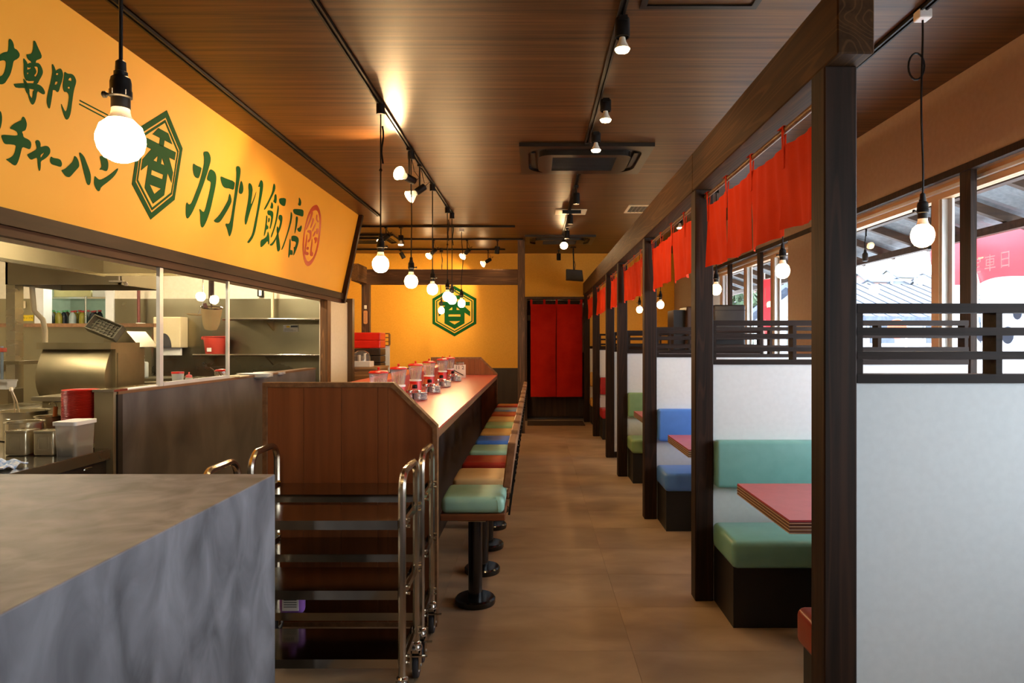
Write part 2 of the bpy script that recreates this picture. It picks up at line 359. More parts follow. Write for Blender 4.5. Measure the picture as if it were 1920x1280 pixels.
window(2, 6.68, 9.5, (7.5, 8.67), (7.33, 8.28, 9.35))
portal('portal', (XR+0.19, 2.84, 1.63), (0, PI/2, 0), 1.5, 6.4)
portal('portal', (XR+0.19, 8.09, 1.63), (0, PI/2, 0), 1.5, 2.8)
# kitchen shell
struct('wall_kitchen', MB().box(-7, -6.1, 8.4, 8.5, 1.925, 2.5).box(-6.1, -5.17, 8.4, 8.5, 2.25, 2.5).box(-5.17, -2.51, 8.4, 8.5, 1.925, 2.5), M['cream'])
struct('wall_kitchen', MB().box(-7, -6.1, 8.39, 8.5, 0, 1.925).box(-6.1, -5.17, 8.39, 8.5, 0, 1.5).box(-5.17, -2.51, 8.39, 8.5, 0, 1.925), M['steelwall'])
struct('trim_3', MB().box(-6.13, -6.02, 8.37, 8.52, 1.5, 2.25).box(-5.26, -5.16, 8.37, 8.52, 1.5, 2.25), M['whitepl'])
struct('wall_storeroom', MB().box(-7, -4.2, 10.3, 10.4, 0, 2.7).box(-7.1, -7, 8.5, 10.3, 0, 2.7).box(-4.3, -4.2, 8.5, 10.3, 0, 2.7).box(-7, -4.2, 8.5, 10.3, 2.6, 2.7), mat('storeroom_grey', (120,124,104), (128,132,112), 0.6))
struct('wall_lintel', MB().box(-2.56, -2.43, -2.4, 8.42, 1.88, ZC), M['cream'])
struct('wall_pier', MB().box(-2.52, -2.40, 8.0, 8.76, 0, 1.9), M['cream'])
struct('trim_4', MB().box(-2.47, -2.385, 7.87, 8.0, 0, 1.9), wood('jamb_wood', (72,46,24), (120,82,46), 'Z', 0.5, fine=22))
struct('trim_5', MB().box(-2.47, -2.335, 8.76, 8.86, 0, 1.95), wood('jamb_wood2', (70,50,32), (96,72,48), 'Z', 0.4, fine=22, rings=False))
struct('trim_6', MB().box(-2.62, -2.47, 8.9, 9.0, 0, 2.3), M['post'])
struct('trim_7', MB().box(-2.42, -2.355, -2.4, 8.42, 1.92, 1.995), M['signtrim'])
struct('trim_8', MB().box(-2.425, -2.378, -2.4, 8.42, 1.875, 1.92), M['signtrim2'])
poly = [(-2.12, ZC), (-2.345, 1.875), (-2.56, 1.875), (-2.56, ZC)]
struct('trim_9', MB().prism([poly], lambda x, z, h: (x, h, z), 8.42, 8.48), M['signtrim'])

# ------------------------------------------------------------------ the sign: tilted yellow board with green lettering
S0 = Vector((-2.17, 0, ZC)); S1 = Vector((-2.38, 0, 1.995)); SD = (S1-S0).normalized(); SN = Vector((-SD.z, 0, SD.x))
if SN.x < 0: SN = -SN
def on_sign(px, py):
    d = Vector(((px-VX)/F, 1, -(py-VY)/F)); o = Vector((0, 0, EYE)); t = (S0-o).dot(SN)/d.dot(SN); return o + d*t
sign = thing('sign_board', (-2.3, 4, 1.995), 'long tilted yellow sign board with green painted lettering above the kitchen opening', 'sign')
obj('board', MB().prism([[(-2.17, ZC), (-2.38, 1.995), (-2.41, 1.995), (-2.20, ZC)]], lambda x, z, h: (x, h, z), -2.4, 8.42), M['sign'], sign)
def smooth_loop(l, it=1):
    for _ in range(it):
        n = []
        for i in range(len(l)):
            a, b = l[i], l[(i+1) % len(l)]
            n.append((a[0]*.75+b[0]*.25, a[1]*.75+b[1]*.25)); n.append((a[0]*.25+b[0]*.75, a[1]*.25+b[1]*.75))
        l = n
    return l
def glyph(name, strokes, ox, oy, s, m=None, parent=None):
    mb = MB()
    for st in strokes:
        loops = st if isinstance(st[0], list) else [st]
        loops = [smooth_loop(l) for l in loops]
        mb.prism(loops, lambda x, y, h: tuple(on_sign(ox+x/s, oy+y/s) + SN*h), 0.0005, 0.002)
    return obj(name, mb, m or M['green'], parent or sign)
s1 = 7.1125
glyph('letter', [[(0,300),(25,280),(70,265),(105,262),(112,180),(112,105),(130,85),(160,115),(180,165),(183,215),(225,235),(260,290),(255,330),(225,360),(185,378),(172,400),(160,470),(135,560),(100,620),(65,675),(40,692),(10,698),(-40,685),(-40,620),(0,592),(30,575),(55,540),(70,480),(80,410),(70,385),(40,375),(10,380),(-30,395),(-45,320)],
    [(-200,110),(-150,170),(-165,400),(-190,640),(-240,600),(-235,300)]], 0, 60, s1)
glyph('letter', [[(450,112),(470,125),(500,200),(550,300),(550,345),(520,362),(475,378),(475,410),(415,412),(410,390),(375,370),(355,335),(350,295),(370,298),(425,285),(440,210),(443,130)],
    [(310,345),(335,370),(365,415),(360,470),(355,560),(365,630),(350,655),(325,610),(312,540),(315,440),(308,380)],
    [(360,412),(500,405),(535,435),(565,500),(568,550),(545,600),(520,640),(495,695),(440,690),(455,650),(480,590),(505,540),(505,480),(490,460),(460,460),(440,465),(360,480)],
    [(350,505),(410,490),(412,450),(450,455),(480,510),(480,545),(445,585),(480,595),(480,650),(345,655),(328,590),(390,545),(350,540)],
    [(178,690),(200,690),(300,680),(440,680),(520,700),(565,735),(595,790),(595,825),(570,832),(540,815),(505,790),(440,765),(390,758),(328,745),(215,745),(190,720)],
    [(305,620),(320,625),(355,670),(390,758),(388,830),(415,878),(430,878),(440,765),(505,790),(490,800),(480,880),(460,940),(435,972),(410,955),(385,890),(370,830),(345,800),(328,745)]], 0, 60, s1)
glyph('letter', [[(693,420),(715,445),(745,520),(740,580),(725,640),(705,700),(700,780),(690,860),(665,1010),(650,1022),(632,990),(620,930),(625,870),(645,780),(670,680),(690,590),(697,520),(690,460)],
    [[(735,520),(790,485),(815,490),(835,540),(838,580),(825,650),(800,720),(785,780),(765,803),(745,790),(735,775),(690,772),(695,700),(715,600)], [(735,660),(722,708),(762,695),(768,655),(745,662)], [(742,548),(745,574),(776,570),(776,548)]],
    [[(858,525),(900,555),(950,555),(985,580),(1012,640),(1010,680),(985,760),(970,850),(955,960),(940,1080),(915,1150),(885,1172),(865,1150),(840,1080),(820,1010),(812,945),(835,1000),(865,1058),(882,1055),(905,980),(918,880),(915,830),(885,795),(855,800),(838,760),(835,690),(850,620),(855,560)], [(902,645),(925,605),(950,618),(952,640),(945,662),(932,645)], [(895,742),(912,725),(930,735),(928,760),(912,755)]]], 0, 60, s1)
def lines(pts):
    mb = MB()
    for a, b, w in pts:
        mb.prism([[(a[0], a[1]), (b[0], b[1]), (b[0], b[1]+w), (a[0], a[1]+w)]], lambda x, y, h: tuple(on_sign(x, y)+SN*h), 0.0005, 0.002)
    return mb
obj('ruled_lines', lines([((149.3,187.0),(202,214.5),2.6),((148.3,193.6),(202,222.0),2.6)]), M['green'], sign)
s2 = 7.529
glyph('letter', [[(-60,40),(0,55),(20,100),(25,170),(18,240),(0,310),(-60,420)]], 0, 200, s2)
glyph('letter', [[(325,135),(350,160),(370,215),(375,260),(360,320),(340,340),(303,350),(320,385),(328,430),(390,455),(430,490),(440,540),(425,590),(405,600),(370,585),(310,565),(295,620),(270,720),(240,800),(215,828),(190,825),(130,780),(75,740),(120,730),(165,705),(200,665),(220,590),(222,540),(130,528),(80,530),(50,510),(25,450),(17,410),(35,393),(110,397),(245,410),(248,375),(225,345),(180,322),(130,308),(180,250),(240,215),(305,190),(307,155)]], 0, 200, s2)
glyph('letter', [[[(520,467),(550,475),(570,520),(565,570),(600,560),(650,548),(685,565),(705,600),(705,650),(680,690),(630,735),(570,768),(572,820),(565,890),(553,908),(545,895),(530,820),(525,715),(480,730),(435,752),(400,715),(378,675),(410,660),(465,630),(518,598),(510,540),(492,490)],[(568,680),(615,645),(620,655),(580,718),(568,715)]]], 0, 200, s2)
glyph('letter', [[(718,698),(745,720),(840,735),(865,775),(872,810),(860,845),(840,848),(790,830),(730,815),(705,780),(705,740)]], 0, 200, s2)
glyph('letter', [[(1045,692),(1075,705),(1105,760),(1115,820),(1110,850),(1060,905),(990,985),(965,995),(930,985),(890,940),(860,895),(910,880),(960,840),(1020,780),(1042,730)],
    [(1118,640),(1150,660),(1190,710),(1220,790),(1260,890),(1280,970),(1278,1060),(1262,1100),(1245,1106),(1225,1090),(1205,1020),(1175,900),(1145,770),(1120,680)]], 0, 200, s2)
glyph('letter', [[(1400,690),(1480,700),(1520,760),(1528,820),(1520,880),(1500,910),(1470,905),(1440,890),(1395,885),(1410,875),(1432,850),(1425,790)],
    [(1335,972),(1370,1010),(1405,1032),(1470,1010),(1560,950),(1630,890),(1668,862),(1655,910),(1610,980),(1540,1045),(1420,1135),(1410,1175),(1390,1197),(1360,1170),(1330,1110),(1325,1060),(1330,1010)]], 0, 200, s2)
glyph('letter', [[(160,255),(200,285),(268,312),(265,345),(235,450),(210,457),(180,440),(158,395),(150,330),(152,275)],
    [(305,98),(350,95),(375,130),(390,180),(388,230),(375,280),(345,380),(300,520),(240,680),(190,810),(140,920),(95,985),(75,995),(60,965),(55,900),(60,800),(75,770),(90,800),(115,803),(140,770),(180,670),(230,540),(270,400),(298,270),(302,190),(290,120)],
    [(380,332),(420,345),(455,385),(467,450),(455,560),(425,700),(390,860),(350,990),(310,1080),(280,1117),(258,1100),(250,1040),(248,920),(235,870),(245,862),(290,908),(310,890),(340,770),(375,630),(393,520),(385,500),(335,478),(350,410)]], 340, 270, s1)
glyph('letter', [[(530,428),(600,460),(712,498),(708,560),(695,615),(640,592),(580,588),(545,555),(525,490),(520,440)],
    [(730,300),(755,290),(780,305),(790,350),(782,430),(760,560),(740,690),(715,850),(695,1000),(680,1130),(660,1200),(640,1238),(625,1200),(605,1120),(585,1080),(592,1055),(635,1065),(655,1010),(680,860),(705,680),(725,520),(732,400),(727,330)],
    [(793,480),(815,515),(827,590),(820,640),(800,667),(775,662),(762,640),(770,580)],
    [(640,655),(655,680),(668,740),(665,780),(620,870),(560,970),(520,1030),(490,1050),(450,1045),(428,1020),(450,1000),(500,950),(560,860),(620,750),(630,700)]], 340, 270, s1)
ri = glyph('letter', [[(900,515),(930,530),(950,590),(945,660),(930,760),(925,810),(945,770),(980,680),(1000,620),(990,680),(960,770),(930,850),(900,950),(870,1060),(853,1080),(843,1050),(843,990),(865,880),(890,740),(897,640),(890,560)],
    [(x+100*s1-0, y+50*s1) for x, y in [(350,120),(372,140),(380,190),(370,280),(340,440),(310,600),(280,780),(250,880),(200,955),(175,967),(165,950),(190,915),(230,850),(255,730),(290,560),(320,380),(335,240),(335,210),(310,218),(320,190),(335,145)]]], 340, 270, s1)
glyph('letter', [[(520,165),(540,190),(540,250),(515,310),(470,400),(425,490),(395,525),(388,510),(420,450),(460,370),(500,280),(510,210)],
    [(545,305),(558,330),(560,390),(550,440),(535,430),(510,410),(525,380),(528,330)], [(490,410),(510,440),(512,490),(500,510),(470,495),(480,465)],
    [(440,525),(490,530),(512,550),(515,600),(500,690),(475,780),(462,770),(480,680),(485,600),(440,590),(432,550)],
    [(420,590),(437,600),(432,680),(425,720),(450,740),(445,780),(420,780),(410,830),(390,880),(388,850),(405,740),(415,650)], [(455,620),(470,640),(460,690),(442,685),(445,640)],
    [(440,800),(455,840),(462,900),(460,980),(445,985),(440,930),(400,980),(350,1025),(340,1000),(345,925),(390,905),(430,870)],
    [(595,365),(680,362),(682,410),(670,470),(640,470),(600,440),(590,400)], [(575,445),(590,490),(580,570),(560,680),(530,780),(500,870),(480,900),(482,860),(510,790),(540,680),(560,560)],
    [(590,585),(630,590),(638,640),(620,740),(590,820),(550,920),(510,990),(480,1003),(462,985),(500,960),(545,890),(580,790),(605,690),(600,660),(580,640)],
    [(568,730),(585,770),(582,850),(600,960),(608,1040),(590,1075),(570,1078),(560,1030),(550,920),(565,850),(555,790)]], 440, 320, 7.114)
glyph('letter', [[(855,348),(880,385),(888,430),(875,472),(840,455),(855,420)], [(780,508),(860,510),(915,520),(918,570),(910,615),(860,598),(800,580),(778,545)],
    [(750,540),(768,580),(760,660),(730,780),(690,900),(650,1020),(625,1060),(620,1045),(655,960),(700,820),(735,680),(745,590)], [(815,605),(840,612),(842,650),(825,760),(800,845),(797,820),(812,700)],
    [(890,720),(895,760),(880,810),(860,818),(835,795),(835,765),(860,760)], [(760,868),(800,862),(845,885),(855,930),(840,1000),(810,1080),(785,1132),(780,1115),(790,1060),(785,1015),(800,1020),(820,960),(800,940),(755,938),(755,890)],
    [(735,900),(745,920),(745,1000),(738,1060),(770,1055),(775,1110),(765,1125),(735,1115),(722,1162),(712,1150),(720,1040),(728,950)]], 440, 320, 7.114)
s5 = 9.1375
glyph('seal', [[[(380,122),(415,135),(450,210),(475,330),(472,480),(455,680),(420,880),(380,1010),(320,1130),(250,1188),(200,1140),(165,1010),(155,850),(165,680),(200,480),(250,290),(310,170)], [(385,210),(425,250),(445,350),(446,470),(430,660),(400,840),(355,1000),(300,1075),(250,1105),(210,1050),(185,930),(180,800),(190,650),(220,490),(265,330),(320,240)]],
    [(320,240),(340,255),(300,400),(235,540),(210,560),(250,450),(290,330)], [(335,345),(355,370),(340,440),(300,530),(285,520),(325,400)], [(395,285),(418,300),(405,370),(440,410),(420,440),(385,375)], [(390,420),(375,490),(330,590),(318,570),(350,490)],
    [(240,560),(305,555),(312,610),(300,730),(250,780),(245,740),(280,700),(285,610),(240,600)], [(225,625),(240,640),(232,780),(205,930),(260,935),(260,990),(195,985),(190,920)], [(235,840),(265,850),(262,890),(240,900),(220,880)],
    [(395,520),(435,545),(410,640),(392,620)], [(380,560),(385,600),(350,670),(328,670),(345,620)], [(360,680),(405,680),(408,730),(385,780),(365,790),(372,740),(355,720)], [(320,690),(330,760),(310,930),(340,940),(335,1010),(280,1000),(290,890),(305,800)]], 550, 370, s5, M['sealred'])
# the hexagonal emblem: coordinates read off its face-on copy on the back wall
def emblem(fn, h0, h1):
    c = (613.5, 710.0)
    hexa = [(613,305),(966,508),(966,911),(617,1115),(262,911),(260,512)]
    sc = lambda k: [(c[0]+(x-c[0])*k, c[1]+(y-c[1])*k) for x, y in hexa]
    mb = MB()
    for lp in ([sc(1), sc(.868)], [sc(.828), sc(.775)],
               [[(525,455),(690,455),(785,518),(450,518)]], [[(575,515),(650,515),(650,570),(575,570)]], [[(370,560),(862,560),(862,622),(370,622)]],
               [[(470,618),(362,715),(362,795),(455,735),(455,905),(618,995),(778,905),(778,735),(868,795),(868,715),(760,618)], [(525,690),(580,690),(580,645)], [(650,690),(705,690),(650,645)], [(520,762),(520,795),(710,795),(710,762)], [(525,868),(617,922),(705,868)]]):
        mb.prism(lp, lambda x, y, h: fn((x-c[0])/353.0, -(y-c[1])/353.0, h), h0, h1)
    return mb
e6 = [on_sign(235+x/5.69, 195+y/5.69) for x, y in [(445,70),(607,470),(523,1022),(268,1235),(65,850),(155,240)]]
ec = sum(e6, Vector())/6; eu = ((e6[1]-e6[5]) + (e6[2]-e6[4]))/4; ev = ((e6[0]-e6[3]))/2/1.147
obj('emblem', emblem(lambda x, y, h: tuple(ec+eu*x+ev*y+SN*h), 0.0005, 0.002), M['green'], sign)
ew = Vector((PX(780+613.5/8.533, YB), YB, PZ(500+710/8.533, YB))); er = 353/8.533*YB/F
obj('wall_emblem', emblem(lambda x, y, h: tuple(ew+Vector((x*er, -h, y*er))), 0.0, 0.003), M['green'], None, 'dark green hexagonal emblem painted on the yellow back wall behind hanging bulbs', 'emblem')

# ------------------------------------------------------------------ timber frame along the booths
PY = [2.03, 3.68, 5.38, 7.08, 8.23, 10.08, 11.87]; PX0, PXW = 0.867, 0.098
ORD = ['nearest to the camera', 'second from the front', 'third from the front', 'fourth from the front', 'fifth from the front', 'sixth from the front', 'farthest back, by the red door curtain']
for i, y in enumerate(PY):
    x0 = PX0 if i else 0.862
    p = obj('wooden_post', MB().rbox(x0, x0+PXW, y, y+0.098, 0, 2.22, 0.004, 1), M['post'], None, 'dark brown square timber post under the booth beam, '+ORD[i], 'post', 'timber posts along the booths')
bm_ = thing('wooden_beam', (0.915, 7, 2.22), 'long brown timber beam carried by the row of booth posts', 'beam')
obj('beam_length', MB().rbox(0.863, 0.969, 1.944, 3.73, 2.22, 2.43, 0.004, 1), M['beam'], bm_)
obj('beam_length', MB().rbox(0.863, 0.969, 3.733, 7.6, 2.22, 2.43, 0.003, 1), M['beam'], bm_)
obj('beam_length', MB().rbox(0.863, 0.969, 7.603, YB, 2.22, 2.43, 0.003, 1), M['beam'], bm_)
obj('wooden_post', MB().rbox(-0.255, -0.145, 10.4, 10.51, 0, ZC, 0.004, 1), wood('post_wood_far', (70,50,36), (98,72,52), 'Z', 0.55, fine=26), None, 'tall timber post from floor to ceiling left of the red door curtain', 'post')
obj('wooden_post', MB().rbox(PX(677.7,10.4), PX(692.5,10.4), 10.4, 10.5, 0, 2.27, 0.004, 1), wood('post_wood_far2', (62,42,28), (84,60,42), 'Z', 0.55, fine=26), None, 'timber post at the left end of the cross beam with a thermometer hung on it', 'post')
obj('wooden_beam', MB().rbox(-2.66, -0.255, 10.4, 10.51, 2.27, 2.50, 0.004, 1), M['beamx'], None, 'brown cross beam in front of the yellow back wall above the emblem', 'beam')
obj('wooden_beam', MB().rbox(-2.66, -2.55, 9.9, 10.4, 2.28, 2.53, 0.004, 1), M['beam'], None, 'short timber stub beam jutting forward at the left of the cross beam', 'beam')
# partitions: white board, rails, uprights
BN = ['first booth', 'second booth', 'third booth', 'passage after the third booth', 'fifth bay', 'last bay']
def partition(i, y0, lattice=True, xe=2.35, low=False):
    x0 = 0.966
    t = thing('booth_partition', ((x0+xe)/2, y0+0.04, 0), 'white half wall with dark slatted top rails beside the post '+ORD[i], 'partition', 'booth partitions')
    obj('white_board', MB().box(x0, xe, y0+0.02, y0+0.075, 0.0, 1.275), M['white'], t)
    if i in (4,): obj('skirting', MB().box(x0, xe, y0+0.012, y0+0.02, 0, 0.07), M['lattice'], t)
    if lattice:
        for a, b in ((1.275,1.302),(1.346,1.370),(1.418,1.442),(1.486,1.514)):
            obj('rail', MB().box(x0, xe, y0+0.012, y0+0.083, a, b), M['lattice'], t)
        ups = [x0, 1.40, 1.86, xe-0.02] if i else [x0, 1.384, 1.86, xe-0.02]
        for x in ups:
            for a, b in ((1.302,1.346),(1.370,1.418),(1.442,1.486)):
                obj('upright', MB().box(x, x+0.019, y0+0.016, y0+0.079, a, b), M['lattice'], t)
    else:
        obj('rail', MB().box(x0, xe, y0+0.012, y0+0.083, 1.275, 1.32), M['lattice'], t)
for i in range(7): partition(i, PY[i], i != 6, 2.35 if i else 2.44)

# ------------------------------------------------------------------ booth seats and tables
def bench(i, y_wall, face, col, cname, label):
    """face -1: seat looks towards the camera; +1: away"""
    t = thing('booth_bench', (1.65, y_wall+face*0.2, 0), label, 'bench', 'booth benches')
    ya, yb = sorted((y_wall, y_wall+face*0.36)); x0, x1 = 0.973, 2.34
    obj('base', MB().box(x0, x1, ya, yb, 0, 0.30), M['blackbox'], t)
    ya, yb = sorted((y_wall+face*0.022, y_wall+face*0.40))
    obj('seat_cushion', MB().rbox(x0-0.015, x1, ya, yb, 0.298, 0.433, 0.028, 4), M['v_'+col], t, smooth=True)
    ya, yb = sorted((y_wall, y_wall+face*0.07))
    obj('back_cushion', MB().rbox(x0-0.005, x1, ya, yb, 0.62, 0.872, 0.02, 4), M['v_'+col], t, smooth=True)
bench(0, PY[0]+0.078, 1, 'nred', 'red', 'red vinyl booth bench in the nearest booth facing away, mostly behind the front post')
bench(1, PY[1]+0.018, -1, 'bteal', 'teal', 'teal vinyl booth bench with black base in the nearest booth')
bench(2, PY[2]+0.018, -1, 'bblue', 'blue', 'bright blue vinyl booth bench in the second booth')
bench(3, PY[3]+0.018, -1, 'bgreen', 'green', 'sage green vinyl booth bench in the third booth')
bench(5, PY[5]+0.018, -1, 'bred', 'red', 'dark red vinyl booth bench far back between the rear posts')
bench(6, PY[6]+0.018, -1, 'btan', 'tan', 'tan vinyl booth bench farthest back beside the door curtain')
def table(i, y0, y1, label):
    t = thing('booth_table', (1.6, (y0+y1)/2, 0), label, 'table', 'booth tables')
    x0, x1 = 0.972, 2.30
    obj('tabletop', MB().box(x0, x1, y0, y1, 0.705, 0.72), M['lamtab'], t)
    e = obj('edge_band', MB().box(x0, x1, y0, y1, 0.667, 0.705), M['edge'], t)
    mb = MB(); mp = MB()
    for k in range(4):
        z = 0.669+k*0.0125
        mb.box(x0-0.002, x1+0.002, y0-0.002, y1+0.002, z, z+0.003)
        mp.box(x0-0.001, x1+0.001, y0-0.001, y1+0.001, z+0.003, z+0.006)
    obj('metal_strips', mb, M['brass'], e); obj('grooves', mp, M['plum'], e)
    yc = (y0+y1)/2
    obj('pedestal', MB().cyl((1.6, yc, 0.02), (1.6, yc, 0.667), 0.04, n=16), M['blackgl'], t, smooth=True)
    obj('foot', MB().lathe([(0.24,0),(0.24,0.01),(0.05,0.03)], 24, (1.6, yc, 0)), M['blackgl'], t, smooth=True)
table(0, 2.60, 3.27, 'red laminate table with metal ribbed edge in the nearest booth')
table(1, 4.30, 4.97, 'red laminate table in front of the blue booth bench')
table(2, 6.00, 6.67, 'red laminate table in front of the sage green booth bench')

# ------------------------------------------------------------------ red curtains under the beam
BAY = ['in the nearest bay', 'in the second bay', 'in the third bay', 'in the narrow fourth bay', 'in the fifth bay', 'in the last bay']
for b in range(6):
    y0, y1 = PY[b]+0.098, PY[b+1]; r = R
    obj('curtain_rod', MB().cyl((0.925, y0, 2.178), (0.925, y1, 2.178), 0.011, n=10), M['edge'], None, 'thin wooden curtain rod under the beam '+BAY[b], 'rod', 'curtain rods', smooth=True)
    t = thing('noren_curtain', (0.925, (y0+y1)/2, 1.80), 'short red split curtain hung under the beam '+BAY[b], 'curtain', 'short red curtains')
    a, e = y0+0.03, y1-0.03; n = 4; wd = (e-a)/n; ph = r.uniform(0, 6)
    for k in range(n):
        p0, p1 = a+k*wd+0.002, a+(k+1)*wd-0.002; sw = r.uniform(-0.01, 0.01); zb = 1.80+r.uniform(-0.012, 0.012); amp = r.uniform(0.010, 0.02); p_ = r.uniform(0, 6)
        def fn(u, v, p0=p0, p1=p1, sw=sw, zb=zb, amp=amp, p_=p_):
            y = p0+(p1-p0)*u; z = 2.125+(zb-2.125)*v
            x = 0.925+(0.25+v)*amp*0.9*math.sin(7*u+p_)*(0.4+0.6*v)+sw*v+0.004*math.sin(23*u+p_+3*v)
            y += 0.012*v*math.sin(p_+2*u)*(1 if 0.01 < u < 0.99 else 0.3); z += 0.008*math.sin(5*u+p_)*v - (0.012*math.sin(u*PI) if v == 0 else 0)
            return (x, y, z), (1, 0, 0)
        obj('cloth_panel', MB().sheet(fn, 14, 8, 0.002), M['cloth'], t, smooth=True)
    for k in range(n+1):
        yc = min(max(a+k*wd, a+0.02), e-0.02); zt = 2.115
        tb = MB()
        for s in (-1, 1):
            tb.add([(0.925+s*0.013, yc+s*0.022-0.009, 2.19), (0.925+s*0.013, yc+s*0.022+0.009, 2.19), (0.925+s*0.003, yc+0.010, zt-0.02), (0.925+s*0.003, yc-0.010, zt-0.02),
                    (0.925+s*0.0145, yc+s*0.022-0.009, 2.19), (0.925+s*0.0145, yc+s*0.022+0.009, 2.19), (0.925+s*0.0045, yc+0.010, zt-0.02), (0.925+s*0.0045, yc-0.010, zt-0.02)],
                   [(0,1,2,3),(7,6,5,4),(0,4,5,1),(1,5,6,2),(2,6,7,3),(3,7,4,0)])
        tb.box(0.911, 0.939, yc-0.022-0.009, yc+0.022+0.009, 2.189, 2.191)
        tb.box(0.921, 0.923, yc-0.010, yc+0.010, zt-0.075, zt-0.02)
        obj('tab', tb, M['cloth'], t)
# ------------------------------------------------------------------ back door and its curtain
M['doorwood2'] = wood('door_wood_dark', (50,34,24), (66,46,32), 'Z', 0.5, fine=20, long=1, rings=False)
d1 = thing('door_1', (0.38, 12.2, 0), None, None, kind='structure')
obj('door_frame', MB().box(-0.17,-0.13,YB-0.04,12.5,0,2.19).box(0.90,0.93,YB-0.04,12.5,0,2.19).box(-0.13,0.90,YB-0.04,12.5,2.15,2.19), M['doorwood'], d1)
obj('door_panel', MB().box(-0.13,0.57,12.44,12.48,0.04,2.12), M['doorwood'], d1)
obj('door_panel', MB().box(0.57,0.90,12.45,12.475,0.04,2.12), M['doorwood2'], d1)
obj('door_leaf', MB().box(0.815,0.90,12.30,12.33,0.05,1.2).box(0.80,0.815,12.30,12.33,0.05,2.1), M['dark'], d1)
g = obj('door_pane', MB().box(0.815,0.895,12.305,12.315,1.2,2.1), M['whitepl'], d1)
obj('door_handle', MB().cyl((0.84,12.26,1.0),(0.84,12.26,1.16),0.009).cyl((0.84,12.26,1.02),(0.84,12.3,1.02),0.006).cyl((0.84,12.26,1.14),(0.84,12.3,1.14),0.006), M['chrome'], d1)
obj('paper_tag', MB().box(-0.125,-0.07,12.43,12.438,1.78,1.88), M['paper'], d1)
struct('trim_10', MB().box(-0.25, 0.98, 12.48, 12.55, 0, 2.3), M['dark'])
obj('door_mat', MB().rbox(-0.12,0.845,11.36,11.95,0,0.012,0.004,1), mat('mat_weave', (44,32,24), (66,50,38), 0.9, scale=(60,60,60), bump=0.5), None, 'dark brown door mat on the floor below the red door curtain', 'mat')
obj('curtain_rod', MB().cyl((-0.13,12.02,2.128),(0.90,12.02,2.128),0.008,n=10), M['chrome'], None, 'white metal curtain rod across the top of the back doorway', 'rod')
t = thing('noren_curtain', (0.39, 12.02, 0.425), 'long red two-panel curtain covering the back doorway', 'curtain')
for k, (xa, xb) in enumerate(((-0.066, 0.386), (0.390, 0.845))):
    def fn(u, v, xa=xa, xb=xb, k=k):
        gap = 0.012*v*v*(1 if k else -1); xx = xa+(xb-xa)*u
        if k == 0: xx -= 0.010*math.sin(v*PI)*(u**3)
        return (xx, 12.02+0.012*math.sin(5*u+k*2+2*v)*(0.3+v), 2.055+(0.425-2.055)*v), (0, 1, 0)
    obj('cloth_panel', MB().sheet(fn, 12, 12, 0.002), M['cloth2'], t, smooth=True)
for x in (-0.055, 0.175, 0.39, 0.61, 0.825): obj('tab', MB().box(x-0.02, x+0.02, 12.008, 12.011, 2.03, 2.138).box(x-0.02, x+0.02, 12.029, 12.032, 2.03, 2.138).box(x-0.02, x+0.02, 12.008, 12.032, 2.137, 2.140), M['cloth2'], t)
# ------------------------------------------------------------------ long red counter
XC0, XC1, YC0, YC1, ZT = -1.335, -0.478, 3.35, 8.86, 0.97
ZI = ZT+0.0008   # things stand on the top
ct = thing('counter', (-0.9, 6.1, 0), 'long dining counter with red laminate top and wood end panels', 'counter')
tp = obj('countertop', MB().box(-1.10, XC1, YC0+0.06, YC1-0.06, ZT-0.012, ZT), M['lam'], ct)
obj('edge_band', MB().box(-1.10, XC1-0.002, YC0+0.06, YC1-0.06, ZT-0.05, ZT-0.012), M['trim'], ct)
obj('raised_ledge', MB().box(XC0+0.01, -1.10, YC0+0.06, YC1-0.06, 0.9, 1.11), mat('red_ledge', (186,76,60), (194,84,66), 0.3), ct)
obj('front_board', MB().box(XC1-0.22, XC1-0.2, YC0+0.06, YC1-0.06, 0, ZT-0.05), M['dark'], ct)
obj('back_board', MB().box(XC0+0.01, XC0+0.03, YC0+0.06, YC1-0.06, 0, 0.9), M['dark'], ct)
prof = [(XC0,0),(XC1,0),(XC1,0.985),(-0.694,1.198),(XC0,1.198)]
def inset(p, d):  # panel field inside the edge trim
    return [(XC0+d,0.02),(XC1-d,0.02),(XC1-d,0.985-d*0.45),(-0.694-d*0.45,1.198-d),(XC0+d,1.198-d)]
for n_, (ya, yb) in enumerate(((YC0, YC0+0.06), (YC1-0.06, YC1))):
    ep = obj('end_panel', MB().prism([prof, inset(prof, 0.022)], lambda x, z, h: (x, h, z), ya, yb), M['trim'], ct)
    bx = [XC0+0.022, XC0+0.20, XC0+0.385, XC0+0.565, -0.72, XC1-0.022]
    for a, b in zip(bx[:-1], bx[1:]):
        a2, b2 = a+0.0008, b-0.0008
        top = lambda x: 1.176 if x <= -0.704 else 1.176-(x+0.704)*(0.213/0.216)
        l = [(a2,0.02),(b2,0.02),(b2,top(b2))]+([(-0.704,1.176)] if a2 < -0.704 < b2 else [])+[(a2,top(a2))]
        obj('board', MB().prism([l], lambda x, z, h: (x, h, z), ya+0.008, yb-0.008), M['panel'], ep)
